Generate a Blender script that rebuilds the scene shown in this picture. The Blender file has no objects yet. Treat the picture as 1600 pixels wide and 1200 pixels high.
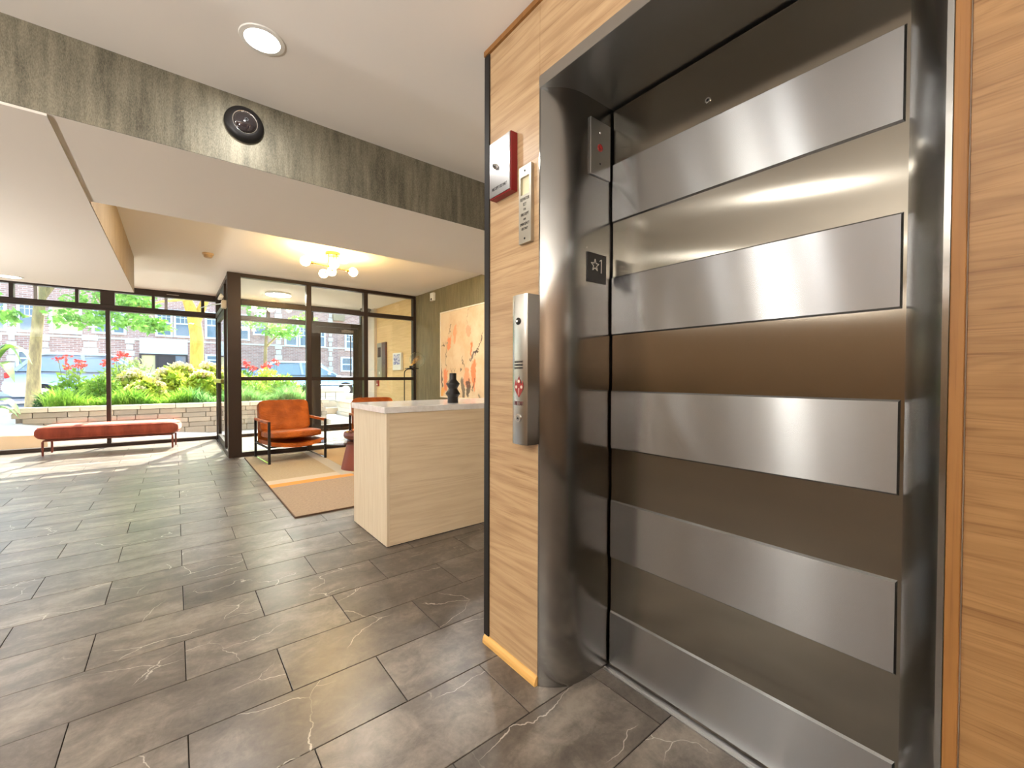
import bpy, bmesh, math, random
import numpy as np
from mathutils import Vector, Matrix, Euler

S = bpy.context.scene
COL = S.collection
random.seed(7); RNG = np.random.default_rng(7)
R = math.radians

# ------------------------------------------------------------------ camera, sky, sun, exposure
def look(yaw, pitch, roll):
    F = Vector((math.sin(yaw)*math.cos(pitch), math.cos(yaw)*math.cos(pitch), -math.sin(pitch)))
    A = Vector((math.cos(yaw), -math.sin(yaw), 0)); U = A.cross(F)
    A2 = math.cos(roll)*A + math.sin(roll)*U; U2 = -math.sin(roll)*A + math.cos(roll)*U
    return Matrix((A2, U2, -F)).transposed().to_4x4()
cd = bpy.data.cameras.new('camera'); cam = bpy.data.objects.new('camera', cd); COL.objects.link(cam)
cd.sensor_width = 36.0; cd.lens = 657.3/1600*36.0; cd.clip_start = 0.02; cd.clip_end = 300
cam.matrix_world = Matrix.Translation((0, 0, 1.1)) @ look(R(38.676), R(.916), R(.142))
S.camera = cam

world = bpy.data.worlds.new('world'); S.world = world; world.use_nodes = True
wn = world.node_tree; bg = wn.nodes['Background']
sky = wn.nodes.new('ShaderNodeTexSky'); sky.sky_type = 'NISHITA'; sky.sun_disc = False
sky.sun_elevation = R(42); sky.sun_rotation = R(25); sky.air_density = 1.0; sky.dust_density = 2.5
wn.links.new(sky.outputs[0], bg.inputs[0]); bg.inputs[1].default_value = 0.42

sl = bpy.data.lights.new('sun', 'SUN'); sun = bpy.data.objects.new('sun', sl); COL.objects.link(sun)
sl.energy = 9.0; sl.angle = R(.53); sl.color = (1, .93, .8)
sun.location = (6, 14, 12)
sun.rotation_euler = Vector((-.43, -1, -.98)).to_track_quat('-Z', 'Y').to_euler()

S.view_settings.view_transform = 'Standard'; S.view_settings.look = 'None'
S.view_settings.exposure = 1.75; S.view_settings.gamma = 1.0; S.view_settings.use_curve_mapping = False
S.cycles.use_denoising = True; S.cycles.use_adaptive_sampling = False
S.cycles.max_bounces = 10; S.cycles.transparent_max_bounces = 16
S.cycles.sample_clamp_indirect = 8.0
BOWL_FILL = 310.0; LAMP = 56.0          # radiance of the added bowl uplights, and of a downlight diffuser

# ------------------------------------------------------------------ helpers: geometry
def wloc(o):
    v = Vector(o.location); p = o.parent
    while p is not None:
        v = v + p.location; p = p.parent
    return v

def tag(o, label=None, cat=None, group=None, kind=None):
    if label: o['label'] = label
    if cat: o['category'] = cat
    if group: o['group'] = group
    if kind: o['kind'] = kind
    return o

def thing(name, loc, label, cat, group=None):
    o = bpy.data.objects.new(name, None); COL.objects.link(o)
    o.location = loc; o.empty_display_size = .1
    return tag(o, label, cat, group)

class MB:
    def __init__(s): s.v = []; s.f = []; s.m = []
    def add(s, v, f, mi=0):
        n = len(s.v); s.v += [tuple(p) for p in v]
        s.f += [tuple(i+n for i in q) for q in f]; s.m += [mi]*len(f); return s
    def box(s, a, b, mi=0):
        x0, y0, z0 = [min(p, q) for p, q in zip(a, b)]; x1, y1, z1 = [max(p, q) for p, q in zip(a, b)]
        return s.add([(x0,y0,z0),(x1,y0,z0),(x1,y1,z0),(x0,y1,z0),(x0,y0,z1),(x1,y0,z1),(x1,y1,z1),(x0,y1,z1)],
                     [(3,2,1,0),(4,5,6,7),(0,1,5,4),(1,2,6,5),(2,3,7,6),(3,0,4,7)], mi)
    def bar(s, p, q, w, h, mi=0, up=(0,0,1)):
        p = Vector(p); q = Vector(q); d = (q-p).normalized(); u = Vector(up)
        if abs(d.dot(u)) > .98: u = Vector((0, 1, 0))
        a = d.cross(u).normalized(); b = a.cross(d)
        V = []
        for c in (p, q):
            for i, j in ((-1,-1),(1,-1),(1,1),(-1,1)): V.append(c + a*w/2*i + b*h/2*j)
        return s.add(V, [(0,1,2,3),(7,6,5,4),(4,5,1,0),(5,6,2,1),(6,7,3,2),(7,4,0,3)], mi)
    def prism(s, poly, axis, a, b, mi=0):
        n = len(poly)
        def P(u, v, w): return {'x': (w, u, v), 'y': (u, w, v), 'z': (u, v, w)}[axis]
        V = [P(u, v, a) for u, v in poly] + [P(u, v, b) for u, v in poly]
        F = [tuple(range(n)), tuple(range(2*n-1, n-1, -1))] + [(i+n, (i+1) % n+n, (i+1) % n, i) for i in range(n)]
        return s.add(V, F, mi)
    def lathe(s, prof, n=24, o=(0,0,0), M=None, mi=0, cap=True):
        V = []; F = []; o = Vector(o)
        for r, z in prof:
            for k in range(n):
                t = 2*math.pi*k/n; p = Vector((r*math.cos(t), r*math.sin(t), z))
                V.append(o + (M @ p if M else p))
        for i in range(len(prof)-1):
            for k in range(n):
                a = i*n+k; b = i*n+(k+1) % n; F.append((a, b, b+n, a+n))
        if cap:
            F.append(tuple(range(n-1, -1, -1))); m = (len(prof)-1)*n; F.append(tuple(range(m, m+n)))
        return s.add(V, F, mi)
    def tube(s, pts, r, n=8, mi=0):
        pts = [Vector(p) for p in pts]; V = []; F = []; m = len(pts); a = None
        for i, p in enumerate(pts):
            d = (pts[min(i+1, m-1)] - pts[max(i-1, 0)]).normalized()
            if a is None:
                a = d.orthogonal().normalized()
            a = (a - d*a.dot(d)).normalized(); b = d.cross(a)
            rr = r[i] if isinstance(r, (list, tuple)) else r
            for k in range(n):
                t = 2*math.pi*k/n; V.append(p + a*rr*math.cos(t) + b*rr*math.sin(t))
        for i in range(m-1):
            for k in range(n):
                F.append((i*n+k, i*n+(k+1) % n, (i+1)*n+(k+1) % n, (i+1)*n+k))
        F.append(tuple(range(n-1, -1, -1))); F.append(tuple(range((m-1)*n, m*n)))
        return s.add(V, F, mi)
    def sphere(s, c, r, u=16, w=10, mi=0, sq=(1,1,1)):
        V = []; F = []; c = Vector(c)
        V.append(c+Vector((0,0,-r*sq[2])))
        for j in range(1, w):
            ph = -math.pi/2 + math.pi*j/w
            for k in range(u):
                t = 2*math.pi*k/u
                V.append(c+Vector((r*sq[0]*math.cos(ph)*math.cos(t), r*sq[1]*math.cos(ph)*math.sin(t), r*sq[2]*math.sin(ph))))
        V.append(c+Vector((0,0,r*sq[2])))
        for k in range(u): F.append((0, 1+(k+1) % u, 1+k))
        for j in range(w-2):
            for k in range(u):
                a = 1+j*u+k; b = 1+j*u+(k+1) % u; F.append((a, b, b+u, a+u))
        t = len(V)-1; a = 1+(w-2)*u
        for k in range(u): F.append((a+k, a+(k+1) % u, t))
        return s.add(V, F, mi)
    def cushion(s, c, size, M=None, n=10, puff=.18, mi=0, e=4.0, dent=0.0):
        # a stuffed slab: cube grid pushed onto a superellipsoid
        V = []; F = []; idx = {}; c = Vector(c); hx, hy, hz = [q/2 for q in size]
        def vert(i, j, k):
            key = (i, j, k)
            if key in idx: return idx[key]
            x, y, z = [2*q/n-1 for q in (i, j, k)]
            l = (abs(x)**e+abs(y)**e+abs(z)**e)**(1/e)
            x, y, z = x/l, y/l, z/l
            b = 1 - puff*(x*x)*(y*y)
            if dent and z > 0: b -= dent*math.exp(-(x*x+y*y)*4)
            p = Vector((x*hx, y*hy, z*hz*b)); p = c + (M @ p if M else p)
            idx[key] = len(V); V.append(p); return idx[key]
        for i in range(n):
            for j in range(n):
                F.append((vert(i,j,0), vert(i,j+1,0), vert(i+1,j+1,0), vert(i+1,j,0)))
                F.append((vert(i,j,n), vert(i+1,j,n), vert(i+1,j+1,n), vert(i,j+1,n)))
                F.append((vert(i,0,j), vert(i+1,0,j), vert(i+1,0,j+1), vert(i,0,j+1)))
                F.append((vert(i,n,j), vert(i,n,j+1), vert(i+1,n,j+1), vert(i+1,n,j)))
                F.append((vert(0,i,j), vert(0,i,j+1), vert(0,i+1,j+1), vert(0,i+1,j)))
                F.append((vert(n,i,j), vert(n,i+1,j), vert(n,i+1,j+1), vert(n,i,j+1)))
        return s.add(V, F, mi)
    def build(s, name, mats, parent=None, bevel=0.0, seg=1, smooth=False, origin=None):
        if not isinstance(mats, (list, tuple)): mats = [mats]
        A = np.array([tuple(p) for p in s.v], float)
        if parent is not None: o0 = wloc(parent)
        if origin is not None: org = Vector(origin)
        elif parent is not None: org = o0.copy()
        else: org = Vector(((A[:,0].min()+A[:,0].max())/2, (A[:,1].min()+A[:,1].max())/2, A[:,2].min()))
        me = bpy.data.meshes.new(name)
        me.from_pydata([tuple(Vector(p)-org) for p in A], [], s.f)
        for m in mats: me.materials.append(m)
        if len(mats) > 1: me.polygons.foreach_set('material_index', s.m)
        bm = bmesh.new(); bm.from_mesh(me)
        bmesh.ops.recalc_face_normals(bm, faces=bm.faces)
        if bevel:
            ed = [e for e in bm.edges if len(e.link_faces) == 2 and e.calc_face_angle(0) > R(30)]
            bmesh.ops.bevel(bm, geom=ed, offset=bevel, segments=seg, affect='EDGES', profile=.5, clamp_overlap=True)
        bm.to_mesh(me); bm.free()
        if smooth:
            me.polygons.foreach_set('use_smooth', [True]*len(me.polygons)); me.set_sharp_from_angle(angle=R(smooth if smooth is not True else 40))
        o = bpy.data.objects.new(name, me); COL.objects.link(o)
        if parent is not None: o.parent = parent; o.location = org - o0
        else: o.location = org
        return o

def struct(name, mb, mats, label=None, cat=None, **k):
    return tag(mb.build(name, mats, **k), label, cat, None, 'structure')

def quads(name, V, mat, parent=None, kind='stuff'):
    """n loose leaf quads, V is (n,4,3) in world space"""
    n = len(V); org = wloc(parent) if parent is not None else Vector((V[...,0].mean(), V[...,1].mean(), V[...,2].min()))
    P = (V.reshape(-1, 3) - np.array(org)).astype(np.float32)
    me = bpy.data.meshes.new(name); me.vertices.add(4*n); me.vertices.foreach_set('co', P.ravel())
    me.loops.add(4*n); me.loops.foreach_set('vertex_index', np.arange(4*n, dtype=np.int32))
    me.polygons.add(n); me.polygons.foreach_set('loop_start', np.arange(0, 4*n, 4, dtype=np.int32))
    me.update(calc_edges=True); me.validate(); me.materials.append(mat)
    o = bpy.data.objects.new(name, me); COL.objects.link(o)
    if parent is not None: o.parent = parent
    else: o.location = org
    if kind: o['kind'] = kind
    return o

def leafquads(P, L, W, up=.3, droop=None):
    """leaf rhombs at points P with length L, width W, random headings"""
    n = len(P); d = RNG.normal(size=(n, 3)); d[:, 2] = d[:, 2]*.7 + up
    d /= np.linalg.norm(d, axis=1)[:, None]
    a = np.cross(d, RNG.normal(size=(n, 3))); a /= np.linalg.norm(a, axis=1)[:, None]
    l = (L*RNG.uniform(.6, 1.2, n))[:, None]; w = (W*RNG.uniform(.7, 1.2, n))[:, None]
    return np.stack([P, P+d*l*.5+a*w*.5, P+d*l, P+d*l*.5-a*w*.5], 1)

def copy_tree(o, parent=None):
    c = o.copy(); COL.objects.link(c); c.parent = parent
    for ch in list(o.children): copy_tree(ch, c)
    return c

# ------------------------------------------------------------------ helpers: materials
def c(r, g, b):
    f = lambda u: (u/255/12.92) if u/255 <= .04045 else ((u/255+.055)/1.055)**2.4
    return (f(r), f(g), f(b), 1)

class NT:
    def __init__(s, name):
        s.mat = bpy.data.materials.new(name); s.mat.use_nodes = True; s.t = s.mat.node_tree
        s.b = s.t.nodes['Principled BSDF']; s.out = s.t.nodes['Material Output']
    def n(s, typ, **k):
        x = s.t.nodes.new('ShaderNode'+typ)
        for a, v in k.items(): setattr(x, a, v)
        return x
    def l(s, a, b): s.t.links.new(a, b)
    def set(s, **k):
        for a, v in k.items(): s.b.inputs[a.replace('_', ' ')].default_value = v
    def inp(s, sock, v):
        if hasattr(v, 'is_linked') or isinstance(v, bpy.types.NodeSocket): s.l(v, sock)
        else: sock.default_value = v
    def math(s, op, a, b=0.0, clamp=False):
        x = s.n('Math', operation=op, use_clamp=clamp); s.inp(x.inputs[0], a); s.inp(x.inputs[1], b); return x.outputs[0]
    def vmul(s, v, k):
        x = s.n('VectorMath', operation='MULTIPLY'); s.inp(x.inputs[0], v); s.inp(x.inputs[1], k); return x.outputs[0]
    def vadd(s, v, k):
        x = s.n('VectorMath', operation='ADD'); s.inp(x.inputs[0], v); s.inp(x.inputs[1], k); return x.outputs[0]
    def pos(s): return s.n('NewGeometry').outputs['Position']
    def obj(s): return s.n('TexCoord').outputs['Object']
    def noise(s, v, scale=1, detail=3, rough=.5, dist=0):
        x = s.n('TexNoise'); s.l(v, x.inputs['Vector'])
        x.inputs['Scale'].default_value = scale; x.inputs['Detail'].default_value = detail
        x.inputs['Roughness'].default_value = rough; x.inputs['Distortion'].default_value = dist
        return x.outputs['Fac']
    def ramp(s, f, stops):
        x = s.n('ValToRGB'); s.l(f, x.inputs[0]); e = x.color_ramp.elements
        while len(e) < len(stops): e.new(.5)
        for q, (p, col) in zip(e, stops): q.position = p; q.color = col if len(col) == 4 else (*col, 1)
        return x.outputs[0]
    def mix(s, f, a, b):
        x = s.n('Mix', data_type='RGBA'); s.inp(x.inputs[0], f); s.inp(x.inputs[6], a); s.inp(x.inputs[7], b); return x.outputs[2]
    def step(s, f, a, b):
        x = s.n('MapRange', interpolation_type='SMOOTHSTEP'); s.inp(x.inputs[0], f); x.inputs[1].default_value = a; x.inputs[2].default_value = b; return x.outputs[0]
    def sep(s, v):
        x = s.n('SeparateXYZ'); s.l(v, x.inputs[0]); return x.outputs
    def bump(s, h, strength=.2, dist=.01):
        x = s.n('Bump'); s.l(h, x.inputs['Height']); x.inputs['Strength'].default_value = strength; x.inputs['Distance'].default_value = dist
        s.l(x.outputs[0], s.b.inputs['Normal'])
    def col(s, v): s.inp(s.b.inputs['Base Color'], v)

def plain(name, col, rough=.5, metal=0.0, bump=0, bscale=200, spec=.5, coat=0):
    m = NT(name); m.set(Base_Color=col, Roughness=rough, Metallic=metal, Specular_IOR_Level=spec, Coat_Weight=coat)
    if bump: m.bump(m.noise(m.obj(), bscale, 3), bump, .002)
    return m.mat

def paint(name, col, rough=.85):
    m = NT(name); p = m.pos(); f = m.noise(p, 1.2, 3)
    m.col(m.mix(m.math('MULTIPLY', f, .12), col, tuple(q*.8 for q in col[:3])+(1,)))
    m.set(Roughness=rough, Specular_IOR_Level=.25); m.bump(m.noise(p, 260, 2), .06, .002); return m.mat

def wood(name, light, dark, grain='y', rough=.42, sc=1.0, plank=0, contrast=1.0):
    m = NT(name); p = m.pos()
    a = {'x': (.45, 5, 5), 'y': (5, .45, 5), 'z': (5, 5, .45)}[grain]
    q = {'x': (5, 260, 260), 'y': (260, 6, 260), 'z': (260, 260, 5)}[grain]
    b = {'x': (2, 40, 40), 'y': (40, 2, 40), 'z': (40, 40, 2)}[grain]
    if plank:
        z = m.sep(p)[2]; k = m.math('FLOOR', m.math('DIVIDE', z, plank))
        w = m.n('TexWhiteNoise', noise_dimensions='1D'); m.l(k, w.inputs['W'])
        p = m.vadd(p, m.vmul(w.outputs['Color'], (7, 7, 7)))
    n1 = m.noise(m.vmul(p, tuple(v*sc for v in a)), 1, 2.5, .5, .3)
    ring = m.math('ADD', m.math('MULTIPLY', m.math('SINE', m.math('MULTIPLY', n1, 95)), .5), .5)
    n2 = m.noise(m.vmul(p, q), 1, 2, .6)
    n3 = m.noise(m.vmul(p, b), 1, 4, .6)
    pore = m.step(n2, .52, .72)
    f = m.math('ADD', m.math('MULTIPLY', m.math('POWER', ring, 2.2), .22*contrast), m.math('MULTIPLY', pore, .32*contrast))
    f = m.math('ADD', f, m.math('MULTIPLY', m.step(n3, .35, .75), .42*contrast), clamp=True)
    m.col(m.mix(f, light, dark)); m.set(Roughness=rough, Specular_IOR_Level=.4)
    m.bump(m.math('MULTIPLY', f, -1), .12, .002); return m.mat

def steel(name, tangent, base=(.385, .39, .395), rough=.27, aniso=1.0, grain=(1, 1, 1)):
    """brushed stainless: highlights stretch along the tangent (across the grain)"""
    m = NT(name); p = m.pos()
    g = m.noise(m.vmul(p, grain), 1, 2, .5)
    s1 = m.noise(p, 4, 2, .5)
    m.col(m.mix(m.math('MULTIPLY', g, .10), (*base, 1), (base[0]*.7, base[1]*.7, base[2]*.68, 1)))
    m.b.inputs['Roughness'].default_value=rough
    m.set(Metallic=1.0, Anisotropic=aniso)
    if tangent == 'around':
        x = m.n('VectorMath', operation='CROSS_PRODUCT'); m.l(m.n('NewGeometry').outputs['Normal'], x.inputs[0]); x.inputs[1].default_value = (0, 0, 1)
        m.l(x.outputs[0], m.b.inputs['Tangent'])
    else:
        x = m.n('CombineXYZ')
        for i in range(3): x.inputs[i].default_value = tangent[i]+(.05, .09, .06)[i]
        m.l(x.outputs[0], m.b.inputs['Tangent'])
    return m.mat

def emit(name, col, strength):
    m = NT(name); m.set(Base_Color=(1, 1, 1, 1), Emission_Color=col, Emission_Strength=strength, Roughness=.4); return m.mat

def glass(name, tint=(.93, .965, .95, 1), f0=.05):
    m = NT(name); t = m.t; t.nodes.remove(m.b)
    lw = m.n('LayerWeight'); lw.inputs[0].default_value = .5
    fac = m.math('ADD', f0, m.math('MULTIPLY', m.math('POWER', lw.outputs['Facing'], 5), .9), clamp=True)
    tr = m.n('BsdfTransparent'); tr.inputs[0].default_value = tint
    gl = m.n('BsdfGlossy'); gl.inputs['Roughness'].default_value = 0.0; gl.inputs[0].default_value = (.95, .95, .95, 1)
    mx = m.n('MixShader'); m.l(fac, mx.inputs[0]); m.l(tr.outputs[0], mx.inputs[1]); m.l(gl.outputs[0], mx.inputs[2])
    m.l(mx.outputs[0], m.out.inputs[0]); return m.mat

def leafmat(name, a, b, trans=.45, scale=3.0):
    m = NT(name); t = m.t; p = m.pos()
    colr = m.mix(m.step(m.noise(p, scale, 4, .7), .35, .65), a, b)
    m.col(colr); m.set(Roughness=.5)
    tl = m.n('BsdfTranslucent'); m.l(colr, tl.inputs[0])
    mx = m.n('MixShader'); mx.inputs[0].default_value = trans
    m.l(m.b.outputs[0], mx.inputs[1]); m.l(tl.outputs[0], mx.inputs[2]); m.l(mx.outputs[0], m.out.inputs[0]); return m.mat

def stone_tile():
    m = NT('stone_tile'); p = m.pos(); oi = m.n('ObjectInfo').outputs['Random']
    off = m.n('CombineXYZ'); m.l(m.math('MULTIPLY', oi, 37.0), off.inputs[0]); m.l(m.math('MULTIPLY', oi, 91.0), off.inputs[1])
    q = m.vadd(p, off.outputs[0])
    big = m.noise(m.vmul(q, (2.2, 5.0, 3)), 1, 5, .6, .4); fine = m.noise(q, 55, 6, .75); mid = m.noise(q, 9, 6, .7, .8)
    f = m.math('ADD', m.math('MULTIPLY', big, .55), m.math('ADD', m.math('MULTIPLY', mid, .38), m.math('MULTIPLY', fine, .18)))
    f = m.math('ADD', f, m.math('MULTIPLY', m.math('SUBTRACT', oi, .5), .10))
    colr = m.ramp(f, [(.40, c(66, 60, 54)), (.55, c(98, 90, 82)), (.71, c(138, 129, 118))])
    v = m.n('TexVoronoi', feature='DISTANCE_TO_EDGE'); v.inputs['Scale'].default_value = 2.3
    dn = m.n('TexNoise'); m.l(q, dn.inputs['Vector']); dn.inputs['Scale'].default_value = 3.5; dn.inputs['Detail'].default_value = 5
    m.l(m.vadd(m.vmul(q, (1.0, 1.6, 1)), m.vmul(dn.outputs['Color'], (.30, .30, .30))), v.inputs['Vector'])
    line = m.math('SUBTRACT', 1, m.step(v.outputs['Distance'], .001, .007))
    mask = m.step(m.noise(q, 2.6, 2), .50, .60)
    colr = m.mix(m.math('MULTIPLY', m.math('MULTIPLY', line, mask), .6), colr, c(214, 206, 194))
    m.col(colr); m.inp(m.b.inputs['Roughness'], m.math('ADD', .285, m.math('MULTIPLY', mid, .05)))
    m.set(Specular_IOR_Level=.50); m.bump(mid, .05, .003); return m.mat

def wallpaper(name, dark, light, vdir='z', metal=.35, rough=.48):
    m = NT(name); p = m.pos()
    st = m.noise(m.vmul(p, (26, 26, 3.2)), 1, 3, .6); fine = m.noise(m.vmul(p, (420, 420, 120)), 1, 2, .6); mid = m.noise(p, 3, 3)
    f = m.math('ADD', m.math('MULTIPLY', st, .45), m.math('ADD', m.math('MULTIPLY', fine, .4), m.math('MULTIPLY', mid, .15)))
    m.col(m.ramp(f, [(.36, dark), (.64, light)])); m.set(Roughness=rough, Metallic=metal); m.bump(fine, .15, .002); return m.mat

M_CEIL = paint('ceiling_paint', c(236, 230, 221))
M_SOFF = paint('soffit_paint', c(230, 222, 210))
M_WALL = paint('wall_paint', c(222, 212, 196))
M_PAPER = wallpaper('grasscloth_paper', c(88, 84, 70), c(150, 144, 124))
M_PAPERO = wallpaper('olive_paper', c(102, 94, 66), c(138, 127, 94), metal=.1, rough=.6)
M_PAPERT = wallpaper('tan_paper', c(138, 118, 90), c(168, 148, 118), metal=.1, rough=.6)
M_OAK = wood('oak_panel', c(194, 164, 125), c(142, 106, 70), 'y', .36, 1.0, .19)
M_OAK2 = wood('oak_panel_fine_dim', c(160, 122, 78), c(100, 66, 34), 'y', .40, 2.6, .30, .9)  # finer grain; the right wall's weaker light is put into the darker colour
M_OAKC = wood('pale_oak_front', c(238, 219, 188), c(202, 172, 132), 'x', .42, .8, 0, .8)
M_OAKE = wood('pale_oak_end', c(234, 218, 190), c(204, 180, 144), 'z', .42, .8, 0, .7)
M_OAKV = wood('vestibule_oak', c(236, 202, 146), c(200, 158, 100), 'y', .5, .6, 0, .7)
M_BATT = wood('brown_batten', c(150, 104, 54), c(108, 70, 34), 'z', .5, 1, 0, .8)
M_BASE = wood('yellow_base', c(226, 178, 104), c(196, 146, 76), 'y', .5, 1, 0, .7)
M_STV = steel('steel_horizontal_grain', (0, 0, 1), grain=(4, 4, 110))
M_STH = steel('steel_vertical_grain', (0, 1, 0), (.25, .228, .19), .155, 1.0, grain=(110, 110, 4))
M_STJ = steel('steel_jamb', 'around', (.34, .335, .32), .17, 1.0, grain=(260, 260, 4))
M_STX = steel('steel_plain', (.5, .8, 0), (.42, .41, .385), .3, .5, grain=(60, 60, 60))
M_STP = steel('steel_plate', (0, 1, 0), (.50, .495, .49), .3, .7, grain=(300, 300, 20))
M_CHR = plain('chrome', (.75, .75, .75, 1), .12, 1)
M_BRS = plain('brass', c(224, 176, 84), .25, 1)
M_BLK = plain('black_metal', c(28, 26, 26), .45, .2)
M_GAP = plain('dark_gap', c(10, 10, 10), .9)
M_BRZ = plain('bronze_aluminium', c(56, 44, 38), .38, .35)
M_GLASS = glass('window_glass', (.965, .985, .975, 1))
M_GLASS2 = glass('clear_glass', (.96, .98, .97, 1), .06)
M_TILE = stone_tile()
M_GROUT = plain('grout', c(46, 42, 38), .95, spec=.1)
M_QUARTZ = NT('quartz_top'); _q = M_QUARTZ
_q.col(_q.mix(_q.step(_q.noise(_q.pos(), 14, 5, .7), .35, .7), c(242, 241, 240), c(226, 223, 220))); _q.set(Roughness=.12); M_QUARTZ = _q.mat
M_LAMP = emit('downlight_glow', (1, .98, .95, 1), 6)
M_DISC = emit('disc_glow', (1, .92, .78, 1), 32)
M_BULB = emit('bulb_glow', (1, .68, .27, 1), 26)
M_WHITE = plain('white_plastic', c(232, 230, 222), .4)
M_LEATH = NT('cognac_leather'); _q = M_LEATH; _p = _q.obj()
_q.col(_q.mix(_q.step(_q.noise(_p, 6, 4), .3, .7), c(190, 100, 30), c(148, 72, 16))); _q.set(Roughness=.40, Specular_IOR_Level=.28)
_q.bump(_q.math('ADD', _q.noise(_q.vmul(_p, (7, 7, 16)), 1, 4, .6, 2.0), _q.math('MULTIPLY', _q.noise(_p, 180, 2), .15)), .8, .025); M_LEATH = _q.mat
M_VELV = NT('rust_velvet'); _q = M_VELV; _p = _q.pos()
_q.col(_q.mix(_q.step(_q.noise(_q.vmul(_p, (9, 9, 2)), 1, 4, .6), .3, .7), c(170, 80, 56), c(134, 58, 40)))
_q.set(Roughness=.8, Sheen_Weight=.6, Sheen_Roughness=.4); _q.inp(_q.b.inputs['Sheen Tint'], c(240, 170, 150)); M_VELV = _q.mat
M_RUST = plain('rust_metal', c(128, 64, 48), .5)
M_CONC = NT('pale_concrete'); _q = M_CONC; _p = _q.pos()
_q.col(_q.mix(_q.noise(_p, 4, 6, .7), c(226, 221, 212), c(206, 200, 190))); _q.set(Roughness=.9); M_CONC = _q.mat
def blockmat(name, a, b):
    m = NT(name); p = m.pos(); oi = m.n('ObjectInfo').outputs['Random']
    k = m.math('ADD', m.math('MULTIPLY', oi, .75), m.math('MULTIPLY', m.noise(p, 22, 5, .7), .4))
    m.col(m.mix(k, a, b)); m.set(Roughness=.95); m.bump(m.noise(p, 45, 5, .7), .7, .01); return m.mat
M_BLOCK = blockmat('garden_block', c(140, 130, 118), c(184, 166, 146))
M_CAP = blockmat('block_cap', c(196, 182, 162), c(220, 204, 182))
M_LIME = blockmat('limestone', c(222, 216, 204), c(236, 228, 212))
M_SOIL = plain('soil', c(70, 52, 38), 1)

# ------------------------------------------------------------------ large structure
# floor: grout bed with every tile a part
bed = struct('floor', MB().box((-4.8, -2.2, -.12), (3.4, 9.06, -.003)), M_GROUT, 'grey stone tile floor of the lobby', 'floor')
TW, TL = .586, .2945
def tile_mesh(w, d):
    return MB().box((-w/2+.0016, -d/2+.0016, -.009), (w/2-.0016, d/2-.0016, 0))
tmb = tile_mesh(TW, TL).build('tile', M_TILE, bed, bevel=.0012, origin=(0, 0, 0)); tme = tmb.data
cand = []
for k in range(-13, 26):
    y = 1.615 + TL*(k+.5); off = .313 if k % 2 == 0 else .022
    for j in range(-9, 7):
        x = off + TW*(j+.5)
        if x+TW/2 < -4.70 or x-TW/2 > 3.30 or y-TL/2 > 9.03 or y < -2.0: continue
        cand.append((x, y))
fw = Vector((math.sin(R(38.676)), math.cos(R(38.676)))); rt = Vector((fw.y, -fw.x))
def seen(x, y):
    d = x*fw.x+y*fw.y; u = x*rt.x+y*rt.y
    if d < .2 or x-TW/2 < -4.79 or x+TW/2 > 3.39 or y+TL/2 > 9.06: return False
    if x > 1.45 and y < 2.3: return False
    if x > 1.30 and y < 1.42: return False
    if y > 6.95 and x > 3.3: return False
    return abs(u)/d < 1.30 and d > .95
vis = sorted([p for p in cand if seen(*p)], key=lambda p: p[0]**2+p[1]**2)
first = vis[:296]; rest = [p for p in cand if p not in set(first)]
tmb.location = Vector((first[0][0], first[0][1], 0)) - wloc(bed)
for x, y in first[1:]:
    o = tmb.copy(); COL.objects.link(o); o.parent = bed; o.location = Vector((x, y, 0)) - wloc(bed)
mb = MB()
for x, y in rest: mb.box((max(-4.79, x-TW/2+.0016), y-TL/2+.0016, -.009), (min(3.39, x+TW/2-.0016), min(9.055, y+TL/2-.0016), 0))
tag(mb.build('tile_field', M_TILE, bed), kind='stuff')

# ceilings
ce = MB().box((-4.8, -2.2, 2.42), (3.4, 2.40, 2.60)).box((-4.8, 3.38, 2.51), (3.4, 9.10, 2.70))
struct('ceiling', ce, M_CEIL, 'pale painted lobby ceiling at two heights', 'ceiling')
bm_ = struct('ceiling_beam', MB().box((-4.8, 2.374, 2.10), (3.4, 3.40, 2.55)), M_SOFF, 'dropped ceiling beam with grey textured fascia above the lobby', 'beam')
MB().box((-4.8, 2.370, 2.101), (3.4, 2.374, 2.42)).build('fascia_paper', M_PAPER, bm_)
bu = struct('ceiling_bulkhead', MB().box((-4.8, 3.40, 2.09), (-.374, 6.69, 2.53)).box((-4.8, 2.372, 2.09), (-.374, 3.40, 2.10)), M_SOFF, 'dropped bulkhead with tan papered side left of the lounge ceiling', 'bulkhead')
MB().box((-.374, 3.402, 2.092), (-.370, 6.69, 2.51)).build('side_paper', M_PAPERT, bu)

# walls out of frame that close the room
struct('wall_back', MB().box((-4.8, -2.35, 0), (1.3, -2.2, 2.42)), plain('dark_brown_wall', c(112, 90, 70), .8), 'plain brown wall at the back of the lobby', 'wall')
struct('wall_left', MB().box((-4.95, -2.35, 0), (-4.8, 9.1, 2.6)), plain('brown_wall', c(128, 104, 80), .8), 'plain brown wall on the far side of the lobby', 'wall')
# lounge side wall with olive paper, and the wood wall of the vestibule
gr = struct('wall_lounge', MB().box((3.296, 1.4, 0), (3.45, 6.86, 2.51)), M_WALL, 'olive papered wall behind the painting', 'wall')
MB().box((3.292, 1.4, .0), (3.296, 6.80, 2.51)).build('olive_paper', M_PAPERO, gr)
ve = struct('wall_vestibule', MB().box((3.27, 6.90, 0), (3.45, 8.58, 2.51)), M_OAKV, 'pale oak panelled wall inside the entrance vestibule', 'wall')
struct('wall_column', MB().box((3.215, 8.58, 0), (3.45, 9.04, 2.51)), M_WALL, 'beige painted column beside the entrance door', 'column')

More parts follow.
